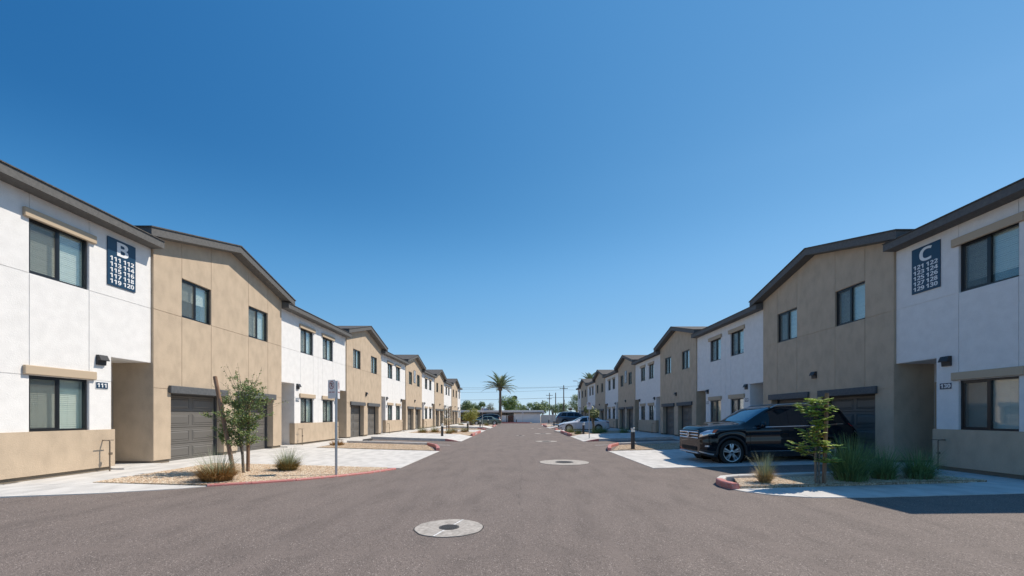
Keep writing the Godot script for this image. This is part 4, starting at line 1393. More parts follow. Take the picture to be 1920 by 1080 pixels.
# ---------------------------------------------------------------- cars
# x runs from the front bumper to the rear, y up from the tyres' foot, z across
class Shell:
	var L: float
	var top: Array
	var belt: Array
	var w: Array
	var rw: Array
	var bot: Array
	var axles: Array
	var arch: float
	var wheel_r: float

	func cv(p: Array, x: float) -> float:
		# smooth interpolation through the listed points
		if x <= p[0][0]:
			return p[0][1]
		for i in p.size() - 1:
			if x <= p[i + 1][0]:
				var t: float = (x - p[i][0]) / maxf(p[i + 1][0] - p[i][0], 1e-6)
				var m0: float = (p[i + 1][1] - p[maxi(i - 1, 0)][1]) / maxf(p[i + 1][0] - p[maxi(i - 1, 0)][0], 1e-6)
				var m1: float = (p[mini(i + 2, p.size() - 1)][1] - p[i][1]) / maxf(p[mini(i + 2, p.size() - 1)][0] - p[i][0], 1e-6)
				var h: float = p[i + 1][0] - p[i][0]
				var t2 := t * t
				var t3 := t2 * t
				return (2 * t3 - 3 * t2 + 1) * p[i][1] + (t3 - 2 * t2 + t) * m0 * h + (-2 * t3 + 3 * t2) * p[i + 1][1] + (t3 - t2) * m1 * h
		return p[-1][1]

	func low(x: float) -> float:
		var y := cv(bot, x)
		for a in axles:
			var d: float = absf(x - a)
			if d < arch:
				y = maxf(y, wheel_r + sqrt(maxf(arch * arch - d * d, 0.0)) * 1.0)
		return y

	# v: 0 sill, 1 belt, 2 edge of the roof or hood, 3 its middle
	func at(x: float, v: float, s: float) -> Vector3:
		var ww := cv(w, x)
		var yt := cv(top, x)
		var yb := minf(cv(belt, x), yt - 0.03)
		var yl := minf(low(x), yb - 0.02)
		var rr := minf(cv(rw, x), ww - 0.01)
		var ye := maxf(yt - 0.055, lerpf(yb, yt, 0.45))
		var P := [[0.0, ww * 0.95, yl], [0.22, ww * 0.99, lerpf(yl, yb, 0.2)], [0.5, ww, lerpf(yl, yb, 0.5)], [0.72, ww * 0.985, lerpf(yl, yb, 0.72)], [0.84, ww, lerpf(yl, yb, 0.87)], [0.94, ww * 0.985, lerpf(yl, yb, 0.97)], [1.0, ww * 0.955, yb], [1.3, lerpf(ww * 0.945, rr, 0.28), lerpf(yb, ye, 0.33)], [1.7, lerpf(ww * 0.945, rr, 0.66), lerpf(yb, ye, 0.72)], [2.0, rr, ye], [2.12, rr * 0.93, lerpf(ye, yt, 0.5)], [2.4, rr * 0.7, lerpf(ye, yt, 0.86)], [2.7, rr * 0.4, lerpf(ye, yt, 0.97)], [3.0, 0.0, yt]]
		for i in P.size() - 1:
			if v <= P[i + 1][0]:
				var t: float = (v - P[i][0]) / (P[i + 1][0] - P[i][0])
				return Vector3(x, lerpf(P[i][2], P[i + 1][2], t), s * lerpf(P[i][1], P[i + 1][1], t))
		return Vector3(x, yt, 0)

	func normal(x: float, v: float, s: float) -> Vector3:
		var e := 0.03
		var a := at(minf(x + e, L), v, s) - at(maxf(x - e, 0.0), v, s)
		var b := at(x, minf(v + e, 3.0), s) - at(x, maxf(v - e, 0.0), s)
		var n := a.cross(b).normalized()
		return n if n.dot(at(x, v, s) - Vector3(x, 0.8, 0)) > 0 else -n

	# a sheet laid on the shell between two slanting ends
	func patch(b, xb0: float, xb1: float, xt0: float, xt1: float, v0: float, v1: float, s: float, off: float, nx := 10, ny := 5) -> void:
		var g := []
		for j in ny + 1:
			var t := float(j) / ny
			var row := []
			for i in nx + 1:
				var x := lerpf(lerpf(xb0, xb1, float(i) / nx), lerpf(xt0, xt1, float(i) / nx), t)
				var v := lerpf(v0, v1, t)
				row.append(at(x, v, s) + normal(x, v, s) * off)
			g.append(row)
		b.grid(g, func(p): return Vector3(p.x, 0.7, 0))

	func body(b) -> void:
		var xs := []
		var n := int(L / 0.045)
		for i in n + 1:
			xs.append(L * i / n)
		for a in axles:
			for d in [-arch - 0.001, -arch + 0.004, -arch * 0.97, -arch * 0.9, arch * 0.9, arch * 0.97, arch - 0.004, arch + 0.001]:
				xs.append(a + d)
		xs.sort()
		var vs := [0.0, 0.1, 0.22, 0.36, 0.5, 0.62, 0.72, 0.78, 0.84, 0.89, 0.94, 0.97, 1.0, 1.15, 1.3, 1.5, 1.7, 1.85, 2.0, 2.06, 2.12, 2.26, 2.4, 2.55, 2.7, 2.85, 3.0]
		for s in [-1.0, 1.0]:
			var g := []
			for v in vs:
				var row := []
				for x in xs:
					row.append(at(x, v, s))
				g.append(row)
			b.grid(g, func(p): return Vector3(p.x, 0.7, 0))
		# nose and tail
		for e in [[0.0, -1.0], [L, 1.0]]:
			var ring := []
			for v in vs:
				ring.append(at(e[0], v, 1.0))
			for k in range(vs.size() - 2, -1, -1):
				ring.append(at(e[0], vs[k], -1.0))
			b.face(ring, Vector3(e[1], 0, 0))

var wheels := {}

func wheel_set(root: Node3D, sh: Shell, track: float, spokes: int, style: String) -> void:
	var key := style
	if not wheels.has(key):
		var r := sh.wheel_r
		var t := MB.new()
		t.xf = Transform3D(Basis(Vector3.RIGHT, PI / 2.0), Vector3.ZERO)
		var rr := r * 0.72
		t.lathe([Vector2(rr, -0.115), Vector2(r * 0.9, -0.12), Vector2(r * 0.97, -0.1), Vector2(r, -0.07), Vector2(r, 0.07), Vector2(r * 0.97, 0.1), Vector2(r * 0.9, 0.12), Vector2(rr, 0.115), Vector2(rr, -0.115)], 32)
		var m := MB.new()
		m.xf = t.xf
		m.lathe([Vector2(rr * 0.99, 0.113), Vector2(rr * 0.93, 0.11), Vector2(rr * 0.9, 0.02), Vector2(rr * 0.9, -0.1)], 32)
		m.xf = Transform3D()
		for k in spokes:
			for sd in ([-1.0, 1.0] if style == "suv" else [0.0]):
				var f: float = TAU * k / spokes + sd * 0.17 + 0.3
				m.xf = Transform3D(Basis(Vector3(0, 0, 1), f), Vector3(0, 0, 0))
				var q := [[0.05, 0.022, 0.098], [rr * 0.55, 0.018 if style == "suv" else 0.02, 0.1], [rr * 0.93, 0.021 if style == "suv" else 0.018, 0.085]]
				for i in 2:
					var a: Array = q[i]
					var c: Array = q[i + 1]
					m.face([Vector3(a[0], -a[1], a[2]), Vector3(c[0], -c[1], c[2]), Vector3(c[0], c[1], c[2]), Vector3(a[0], a[1], a[2])], Vector3(0, 0, 1))
					m.face([Vector3(a[0], -a[1], a[2]), Vector3(c[0], -c[1], c[2]), Vector3(c[0], -c[1] - 0.01, c[2] - 0.05), Vector3(a[0], -a[1] - 0.01, a[2] - 0.05)], Vector3(0, -1, 0))
					m.face([Vector3(a[0], a[1], a[2]), Vector3(c[0], c[1], c[2]), Vector3(c[0], c[1] + 0.01, c[2] - 0.05), Vector3(a[0], a[1] + 0.01, a[2] - 0.05)], Vector3(0, 1, 0))
		m.xf = Transform3D(Basis(Vector3.RIGHT, PI / 2.0), Vector3.ZERO)
		m.lathe([Vector2(0.075, 0.06), Vector2(0.07, 0.1), Vector2(0.03, 0.108), Vector2(0.0, 0.108)], 16)
		var d := MB.new()
		d.xf = m.xf
		d.lathe([Vector2(rr * 0.9, 0.0), Vector2(0.0, 0.0)], 24)
		d.lathe([Vector2(rr * 0.62, 0.03), Vector2(0.0, 0.03)], 24)
		wheels[key] = [t.mesh(M.rubber), m.mesh(M.alloy), d.mesh(M.well)]
	var meshes: Array = wheels[key]
	for a in sh.axles:
		for s in [-1.0, 1.0]:
			var w := Node3D.new()
			w.name = "wheel"
			w.transform = Transform3D(Basis(Vector3.UP, 0.0 if s > 0 else PI), Vector3(a, sh.wheel_r, s * track))
			root.add_child(w, true)
			put(w, "tyre", meshes[0])
			put(w, "rim", meshes[1])
			put(w, "brake_drum", meshes[2])
			# dark wheel housing
	var b := MB.new()
	for a in sh.axles:
		for s in [-1.0, 1.0]:
			b.xf = Transform3D(Basis(Vector3.RIGHT, PI / 2.0 * s), Vector3(a, sh.wheel_r, 0))
			b.lathe([Vector2(sh.arch + 0.012, track + 0.06), Vector2(sh.arch + 0.012, 0.35), Vector2(0.0, 0.35)], 28)
	b.xf = Transform3D()
	var y := sh.cv(sh.bot, sh.L / 2.0)
	b.box(Vector3(0.25, y - 0.01, -sh.cv(sh.w, sh.L / 2) * 0.9), Vector3(sh.axles[0] - sh.arch - 0.01, y + 0.2, sh.cv(sh.w, sh.L / 2) * 0.9))
	b.box(Vector3(sh.axles[0] + sh.arch + 0.01, y - 0.01, -sh.cv(sh.w, sh.L / 2) * 0.94), Vector3(sh.axles[1] - sh.arch - 0.01, y + 0.2, sh.cv(sh.w, sh.L / 2) * 0.94))
	b.box(Vector3(sh.axles[1] + sh.arch + 0.01, y + 0.05, -sh.cv(sh.w, sh.L / 2) * 0.85), Vector3(sh.L - 0.15, y + 0.22, sh.cv(sh.w, sh.L / 2) * 0.85))
	b.box(Vector3(sh.axles[0] - 0.5, y + 0.05, -0.4), Vector3(sh.axles[1] + 0.5, y + 0.3, 0.4))
	put(root, "underbody", b, M.well)

func part(root: Node3D, sh: Shell, called: String, mat: Material, q: Array, off := 0.004, sides := [-1.0, 1.0]) -> void:
	for s in sides:
		var b := MB.new()
		sh.patch(b, q[0], q[1], q[2], q[3], q[4], q[5], s, off)
		put(root, called, b, mat)

func screen(root: Node3D, sh: Shell, called: String, mat: Material, q: Array, off := 0.004) -> void:
	var b := MB.new()
	for s in [-1.0, 1.0]:
		sh.patch(b, q[0], q[1], q[2], q[3], q[4], q[5], s, off)
	put(root, called, b, mat)

func mirror(root: Node3D, x: float, y: float, z: float, paint: Material) -> void:
	for s in [-1.0, 1.0]:
		var b := MB.new()
		var g := []
		for j in 7:
			var row := []
			for i in 13:
				var f := TAU * i / 12
				var e := PI * j / 6
				row.append(Vector3(x - cos(e) * 0.07, y + sin(e) * sin(f) * 0.105, s * (z + 0.13) + sin(e) * cos(f) * 0.13))
			g.append(row)
		b.grid(g, func(_p): return Vector3(x, y, s * (z + 0.13)))
		b.box(Vector3(x - 0.04, y - 0.09, s * (z - 0.02)), Vector3(x + 0.03, y - 0.05, s * (z + 0.1)), 0.01)
		put(root, "mirror", b, paint)

func car_suv(called: String, label: String, paint: Material, xf: Transform3D, emblem: bool) -> Node3D:
	var sh := Shell.new()
	sh.L = 5.04
	sh.top = [[0, 1.02], [0.04, 1.11], [0.16, 1.165], [0.6, 1.205], [1.1, 1.245], [1.32, 1.27], [1.75, 1.52], [2.1, 1.71], [2.4, 1.775], [3.0, 1.80], [3.8, 1.79], [4.35, 1.755], [4.5, 1.68], [4.75, 1.42], [4.93, 1.2], [5.0, 1.06], [5.04, 0.9]]
	sh.belt = [[0, 0.95], [0.2, 1.04], [0.7, 1.07], [1.4, 1.11], [2.5, 1.13], [3.8, 1.16], [4.3, 1.19], [4.75, 1.14], [5.04, 0.86]]
	sh.w = [[0, 0.80], [0.04, 0.87], [0.13, 0.935], [0.32, 0.97], [0.8, 0.99], [1.2, 0.985], [2.5, 0.985], [3.9, 0.99], [4.5, 0.965], [4.85, 0.9], [5.0, 0.82], [5.04, 0.76]]
	sh.rw = [[0, 0.6], [0.2, 0.72], [0.8, 0.8], [1.35, 0.82], [1.8, 0.78], [2.3, 0.735], [3.2, 0.73], [4.2, 0.71], [4.6, 0.72], [5.04, 0.66]]
	sh.bot = [[0, 0.36], [0.3, 0.27], [0.6, 0.26], [4.3, 0.27], [4.7, 0.34], [5.04, 0.44]]
	sh.axles = [0.93, 3.91]
	sh.arch = 0.435
	sh.wheel_r = 0.385
	var root := thing(called, label, "car", xf)
	var b := MB.new()
	sh.body(b)
	put(root, "body", b, paint)
	wheel_set(root, sh, 0.865, 5, "suv")
	# glass
	b = MB.new()
	for s in [-1.0, 1.0]:
		sh.patch(b, 1.44, 2.22, 1.40, 2.26, 1.98, 3.0, s, 0.006, 12, 8)
	put(root, "windscreen", b, M.windscreen)
	b = MB.new()
	for s in [-1.0, 1.0]:
		sh.patch(b, 4.42, 4.82, 4.4, 4.84, 2.05, 3.0, s, 0.006, 8, 8)
	put(root, "rear_window", b, M.car_glass)
	part(root, sh, "side_window", M.car_glass, [1.72, 2.66, 2.12, 2.66, 1.06, 1.86], 0.006)
	part(root, sh, "side_window", M.car_glass, [2.76, 3.62, 2.76, 3.56, 1.06, 1.86], 0.006)
	part(root, sh, "side_window", M.car_glass, [3.72, 4.42, 3.66, 4.2, 1.06, 1.86], 0.006)
	part(root, sh, "window_trim", M.chrome, [1.6, 4.45, 1.6, 4.45, 1.0, 1.035], 0.008)
	# shut lines, handles, cladding
	for x in [1.5, 2.71, 3.64]:
		part(root, sh, "shut_line", M.well, [x, x + 0.009, x, x + 0.009, 0.1, 1.0], 0.003)
	for x in [2.48, 3.42]:
		for s in [-1.0, 1.0]:
			b = MB.new()
			b.xf = Transform3D(Basis(), Vector3(x, 0.93, s * 0.985))
			b.box(Vector3(0, -0.014, -0.02), Vector3(0.2, 0.014, 0.03), 0.01)
			put(root, "door_handle", b, paint)
	part(root, sh, "sill_cladding", M.plastic, [1.38, 3.46, 1.38, 3.46, 0.0, 0.2], 0.014)
	part(root, sh, "side_trim", M.chrome, [1.5, 3.4, 1.5, 3.4, 0.205, 0.225], 0.016)
	for a in sh.axles:
		for s in [-1.0, 1.0]:
			b = MB.new()
			var g := []
			for j in 4:
				var row := []
				for i in 25:
					var f := lerpf(-0.12, PI + 0.12, i / 24.0)
					var rad: float = sh.arch + [-0.015, 0.0, 0.055, 0.06][j]
					var z: float = sh.cv(sh.w, clampf(a + cos(f) * rad, 0, 5.04)) + [-0.05, 0.012, 0.012, -0.03][j]
					row.append(Vector3(a + cos(f) * rad, sh.wheel_r + sin(f) * rad, s * z))
				g.append(row)
			b.grid(g, func(p): return Vector3(p.x, p.y, 0))
			put(root, "arch_trim", b, M.plastic)
	# front: grille bars, lamps, bumper
	b = MB.new()
	b.box(Vector3(-0.012, 0.76, -0.64), Vector3(0.05, 1.05, 0.64), 0.02)
	var grille := put(root, "grille", b, M.plastic)
	for y in [0.81, 0.9, 0.99]:
		b = MB.new()
		b.box(Vector3(-0.035, y - 0.02, -0.72), Vector3(0.0, y + 0.02, 0.72), 0.014)
		put(grille, "grille_bar", b, M.chrome)
	if emblem:
		b = MB.new()
		b.xf = Transform3D(Basis(Vector3(0, 0, 1), PI / 2.0), Vector3(-0.035, 0.905, 0))
		b.lathe([Vector2(0.082, -0.01), Vector2(0.09, 0.004), Vector2(0.09, 0.014), Vector2(0.078, 0.016), Vector2(0.076, 0.006)], 24)
		b.xf = Transform3D()
		for q in [[-0.045, 0.058, -0.012, -0.002], [0.045, 0.058, 0.012, -0.002], [-0.068, 0.02, -0.032, -0.062], [-0.032, -0.062, 0.0, -0.006], [0.0, -0.006, 0.032, -0.062], [0.032, -0.062, 0.068, 0.02]]:
			b.tube([Vector3(-0.05, 0.905 + q[1], q[0]), Vector3(-0.05, 0.905 + q[3], q[2])], [0.008, 0.008], 4)
		put(grille, "emblem", b, M.chrome)
	part(root, sh, "headlamp", M.lamp_clear, [0.0, 0.3, 0.02, 0.4, 0.86, 1.04], 0.012)
	part(root, sh, "headlamp_trim", M.chrome, [0.0, 0.38, 0.0, 0.4, 0.8, 0.86], 0.014)
	part(root, sh, "marker_lamp", M.lamp_amber, [0.31, 0.4, 0.41, 0.54, 0.87, 1.03], 0.014)
	part(root, sh, "bumper", M.plastic, [0.0, 0.44, 0.0, 0.47, 0.0, 0.24], 0.012)
	part(root, sh, "bumper_trim", M.galvanised, [0.0, 0.36, 0.0, 0.38, 0.07, 0.13], 0.02)
	part(root, sh, "fog_lamp", M.lamp_clear, [0.1, 0.22, 0.11, 0.23, 0.36, 0.42], 0.012)
	b = MB.new()
	b.box(Vector3(-0.02, 0.42, -0.6), Vector3(0.05, 0.55, 0.6), 0.02)
	put(root, "air_intake", b, M.well)
	b = MB.new()
	b.box(Vector3(-0.05, 0.33, -0.7), Vector3(0.1, 0.385, 0.7), 0.02)
	put(root, "skid_plate", b, M.galvanised)
	# rear
	part(root, sh, "tail_lamp", M.lamp_red, [4.66, 4.97, 4.62, 4.9, 0.93, 1.12], 0.012)
	part(root, sh, "rear_trim", M.chrome, [4.8, 5.02, 4.8, 5.02, 0.8, 0.835], 0.012)
	b = MB.new()
	b.box(Vector3(4.99, 0.36, -0.72), Vector3(5.07, 0.56, 0.72), 0.03)
	put(root, "rear_bumper", b, M.plastic)
	mirror(root, 1.84, 1.2, 0.95, paint)
	for s in [-1.0, 1.0]:
		b = MB.new()
		var pts := [Vector3(2.3, 1.71, s * 0.71), Vector3(2.5, 1.8, s * 0.71), Vector3(3.2, 1.835, s * 0.70), Vector3(3.9, 1.82, s * 0.69), Vector3(4.3, 1.73, s * 0.68)]
		b.tube(pts, [0.022, 0.022, 0.022, 0.022, 0.02], 8)
		put(root, "roof_rail", b, M.galvanised)
	return root

func car_sedan(called: String, label: String, paint: Material, xf: Transform3D, fast: bool) -> void:
	var sh := Shell.new()
	if fast:
		sh.L = 4.68
		sh.top = [[0, 0.62], [0.06, 0.7], [0.3, 0.8], [0.8, 0.9], [1.2, 0.965], [1.4, 1.01], [1.8, 1.21], [2.15, 1.36], [2.5, 1.43], [2.9, 1.435], [3.4, 1.36], [3.9, 1.19], [4.25, 1.075], [4.5, 1.04], [4.64, 0.98], [4.68, 0.85]]
		sh.belt = [[0, 0.56], [0.3, 0.7], [0.8, 0.8], [1.4, 0.885], [2.4, 0.92], [3.4, 0.97], [4.2, 0.98], [4.68, 0.8]]
		sh.rw = [[0, 0.5], [0.3, 0.66], [0.9, 0.72], [1.4, 0.72], [1.9, 0.62], [2.4, 0.56], [3.2, 0.56], [3.9, 0.58], [4.3, 0.66], [4.68, 0.6]]
	else:
		sh.L = 4.85
		sh.top = [[0, 0.68], [0.06, 0.76], [0.3, 0.85], [0.8, 0.93], [1.3, 0.98], [1.5, 1.02], [1.85, 1.25], [2.1, 1.38], [2.4, 1.43], [3.1, 1.43], [3.4, 1.38], [3.7, 1.2], [3.95, 1.05], [4.1, 1.02], [4.6, 0.99], [4.8, 0.94], [4.85, 0.8]]
		sh.belt = [[0, 0.6], [0.3, 0.74], [0.8, 0.82], [1.5, 0.9], [2.4, 0.92], [3.6, 0.94], [4.4, 0.9], [4.85, 0.76]]
		sh.rw = [[0, 0.5], [0.3, 0.66], [0.9, 0.72], [1.5, 0.72], [1.9, 0.62], [2.4, 0.57], [3.3, 0.57], [3.8, 0.66], [4.3, 0.74], [4.85, 0.62]]
	var L := sh.L
	sh.w = [[0, 0.6], [0.06, 0.7], [0.2, 0.8], [0.45, 0.88], [0.9, 0.905], [2.4, 0.9], [3.7, 0.91], [L - 0.4, 0.87], [L - 0.12, 0.78], [L, 0.66]]
	sh.bot = [[0, 0.26], [0.3, 0.19], [0.6, 0.18], [L - 0.7, 0.19], [L - 0.3, 0.26], [L, 0.34]]
	sh.axles = [0.9, 0.9 + (2.73 if fast else 2.9)]
	sh.arch = 0.365
	sh.wheel_r = 0.33
	var root := thing(called, label, "car", xf)
	var b := MB.new()
	sh.body(b)
	put(root, "body", b, paint)
	wheel_set(root, sh, 0.80, 10, "sedan")
	b = MB.new()
	for s in [-1.0, 1.0]:
		sh.patch(b, 1.46, 2.25, 1.42, 2.3, 2.0, 3.0, s, 0.006, 10, 6)
	put(root, "windscreen", b, M.car_glass)
	b = MB.new()
	for s in [-1.0, 1.0]:
		sh.patch(b, 3.3, 4.1 if fast else 3.85, 3.28, 4.15 if fast else 3.9, 2.02, 3.0, s, 0.006, 10, 6)
	put(root, "rear_window", b, M.car_glass)
	part(root, sh, "side_window", M.car_glass, [1.75, 2.62, 2.15, 2.6, 1.05, 1.86], 0.006)
	part(root, sh, "side_window", M.car_glass, [2.7, 3.7 if fast else 3.5, 2.68, 3.35, 1.05, 1.86], 0.006)
	part(root, sh, "window_trim", M.chrome, [1.65, 3.75, 1.65, 3.75, 1.0, 1.03], 0.008)
	for x in [1.5, 2.65, 3.35]:
		part(root, sh, "shut_line", M.well, [x, x + 0.008, x, x + 0.008, 0.1, 1.0], 0.003)
	part(root, sh, "headlamp", M.lamp_clear if not fast else M.car_glass, [0.03, 0.42, 0.1, 0.62, 0.88, 1.04], 0.01)
	part(root, sh, "tail_lamp", M.lamp_red, [L - 0.36, L - 0.03, L - 0.3, L - 0.06, 0.88, 1.05], 0.01)
	part(root, sh, "bumper_vent", M.well, [0.03, 0.24, 0.05, 0.26, 0.28, 0.4], 0.01)
	part(root, sh, "sill_cladding", M.plastic, [1.3, L - 1.5, 1.3, L - 1.5, 0.0, 0.1], 0.01)
	b = MB.new()
	b.box(Vector3(-0.02, 0.36, -0.48), Vector3(0.05, 0.6, 0.48), 0.03)
	put(root, "grille", b, M.well)
	b = MB.new()
	b.box(Vector3(-0.03, 0.2, -0.5), Vector3(0.1, 0.27, 0.5), 0.02)
	put(root, "splitter", b, M.plastic)
	b = MB.new()
	b.box(Vector3(L - 0.06, 0.26, -0.6), Vector3(L + 0.03, 0.42, 0.6), 0.03)
	put(root, "rear_bumper", b, M.plastic if fast else paint)
	mirror(root, 1.8, 0.98, 0.87, paint)

func cars() -> void:
	var y := ground_y(7.5)
	car_suv("parked_suv", "shiny black SUV parked across the near driveway of building C, nose to the road", M.paint_black, Transform3D(Basis(Vector3(0, 0, 1), 0.012).scaled_local(Vector3(0.957, 1.0, 1.0)), Vector3(5.53, ground_y(5.0) - 0.02, -13.75)), true)
	car_sedan("parked_sedan", "white fastback sedan parked nose to the road beside building C", M.paint_white, at(3.85, ground_y(5.2) + 0.01, 40.4), true)
	car_suv("parked_suv", "slate SUV parked tail to the road behind the white sedan", M.paint_slate, at(10.0, y + 0.14, 56.2, 180), false)
	car_sedan("parked_sedan", "dull green sedan parked tail to the road near the palm", M.paint_green, at(-7.55, ground_y(-5.0), 69.6), false)
	car_suv("parked_suv", "black SUV half hidden behind the green sedan", M.paint_black, at(-7.9, ground_y(-5.0), 73.6), false)

# ---------------------------------------------------------------- plants
func tuft(called: String, label: String, x: float, z: float, base_r: float, h: float, spread: float, n: int, skirt: float, c0: Array, c1: Array, green_base := 0.0, lift := 0.02) -> void:
	var root := thing(called, label, "grass tuft", at(x, ground_y(x) + lift, z), "ornamental grasses in the gravel beds")
	var b := MB.new()
	# long arching green blades out of a shorter dry skirt
	for i in n:
		var dry := i < n * skirt
		var az := rng.randf() * TAU
		var r0 := base_r * sqrt(rng.randf()) * (1.0 if dry else 0.7)
		var p := Vector3(cos(az) * r0, 0, sin(az) * r0)
		var out := az + rng.randf_range(-0.5, 0.5)
		var lean := (sqrt(rng.randf()) * 1.15 if dry else rng.randf_range(0.05, 1.0) * spread)
		var l := h * (rng.randf_range(0.42, 0.6) if dry else rng.randf_range(0.7, 1.08))
		var c: Array = c0 if dry else c1
		var col: Color = c[0].lerp(c[1], rng.randf())
		var seg := 5
		var e := PI / 2.0 - lean * 0.55
		var w := rng.randf_range(0.0035, 0.0065) * (1.4 if dry else 1.0)
		var side := Vector3(-sin(out), 0, cos(out)).rotated(Vector3.UP, rng.randf_range(-0.7, 0.7))
		var prev := p
		var pw := w
		for s in seg:
			var q := prev + Vector3(cos(out) * cos(e), sin(e), sin(out) * cos(e)) * l / seg
			e -= lean * 0.28
			var nw := w * (1.0 - 0.9 * (s + 1.0) / seg)
			var nn := side.cross(q - prev).normalized()
			if nn.y < 0.0:
				nn = -nn
			b.col = col if not (s == 0 and not dry) else col.lerp(Color(0.2, 0.13, 0.05), green_base)
			b.tri(prev - side * pw, prev + side * pw, q + side * nw, nn, nn, nn)
			b.tri(prev - side * pw, q + side * nw, q - side * nw, nn, nn, nn)
			prev = q
			pw = nw
	put(root, "blades", b.mesh(M.blade, true))

func stake(label: String, a: Vector3, t: Vector3, r: float) -> void:
	var b := MB.new()
	var d := (t - a).normalized()
	b.tube([Vector3.ZERO, (t - a) * 0.5, t - a, t - a + d * 0.012], [r, r * 0.97, r * 0.95, r * 0.7], 12)
	single("tree_stake", b, M.stake_wood, label, "stake", Transform3D(Basis(), a))

func twig(b: MB, p: Vector3, d: Vector3, l: float, r: float, bend: float) -> Array:
	var pts := [p]
	var rad := [r]
	var q := p
	var e := d.normalized()
	for s in 5:
		e = (e + Vector3(rng.randf_range(-bend, bend), rng.randf_range(-bend * 0.4, bend * 0.7), rng.randf_range(-bend, bend))).normalized()
		q += e * l / 5.0
		pts.append(q)
		rad.append(lerpf(r, r * 0.35, (s + 1) / 5.0))
	b.tube(pts, rad, 5)
	return pts

func along(pts: Array, t: float) -> Vector3:
	var q := t * (pts.size() - 1)
	var i := mini(int(q), pts.size() - 2)
	return pts[i].lerp(pts[i + 1], q - i)

# the young tree at the left: small leaves on wiry twigs
func wiry_sapling(label: String, x: float, z: float, h: float, scale: float, leaves: int) -> void:
	var root := thing("young_tree", label, "tree", at(x, ground_y(x) + 0.02, z))
	var t := MB.new()
	var b := MB.new()
	var trunk := [Vector3(0, -0.05, 0), Vector3(-0.02, 0.4, 0.01), Vector3(-0.05, 0.8, 0), Vector3(-0.03, 1.15, 0.02), Vector3(0.0, 1.7, 0)]
	for i in trunk.size():
		trunk[i] = trunk[i] * scale
	t.tube(trunk, [0.035 * scale, 0.031 * scale, 0.028 * scale, 0.022 * scale, 0.01 * scale], 8)
	t.tube([Vector3(-0.02, 0.35, 0.01) * scale, Vector3(-0.09, 0.75, 0.02) * scale, Vector3(-0.12, 1.1, 0.03) * scale], [0.018 * scale, 0.014 * scale, 0.01 * scale], 6)
	var spots := []
	for i in 62:
		var f := rng.randf()
		var p := along(trunk, lerpf(0.4, 1.0, f))
		var az := TAU * i * 0.382
		var el := lerpf(0.2, 0.95, f) + rng.randf_range(-0.25, 0.2)
		var l := rng.randf_range(0.45, 0.95) * scale * lerpf(0.75, 1.0, f)
		var pts := twig(t, p, Vector3(cos(az) * cos(el), sin(el), sin(az) * cos(el)), l, 0.008 * scale, 0.3)
		spots.append([pts, 0.25, 1.0, 1.0])
		for k in 3:
			var a := rng.randf() * TAU
			var q := along(pts, rng.randf_range(0.35, 0.95))
			spots.append([twig(t, q, Vector3(cos(a), rng.randf_range(-0.2, 0.7), sin(a)), rng.randf_range(0.15, 0.32) * scale, 0.004 * scale, 0.4), 0.1, 1.0, 1.2])
	# long sparse shoots that stick out of the crown
	for i in 26:
		var az := TAU * i * 0.382 + 0.4
		var el: float = [1.25, 0.95, 0.5, 0.15, 1.1][i % 5] + rng.randf_range(-0.15, 0.15)
		var d := Vector3(cos(az) * cos(el), sin(el), sin(az) * cos(el))
		var p := Vector3(0, rng.randf_range(1.25, 1.75), 0) * scale + d * 0.25 * scale
		spots.append([twig(t, p, d, rng.randf_range(0.55, 0.85) * scale, 0.005 * scale, 0.12), 0.2, 1.0, 0.28])
	var total := 0.0
	for s in spots:
		total += s[3]
	for s in spots:
		for k in int(leaves * s[3] / total):
			var p: Vector3 = along(s[0], rng.randf_range(s[1], s[2])) + Vector3(rng.randfn(), rng.randfn(), rng.randfn()) * 0.022 * scale
			var c := Color(0.10, 0.155, 0.05).lerp(Color(0.29, 0.37, 0.14), rng.randf()) if rng.randf() < 0.9 else Color(0.3, 0.26, 0.07)
			leaf_at(b, p, Vector3(rng.randfn(), rng.randfn() + 0.6, rng.randfn()).normalized(), rng.randf_range(0.03, 0.052) * scale, 0.52, c)
	put(root, "trunk", t, M.bark)
	put(root, "crown", b.mesh(M.leaf, true))

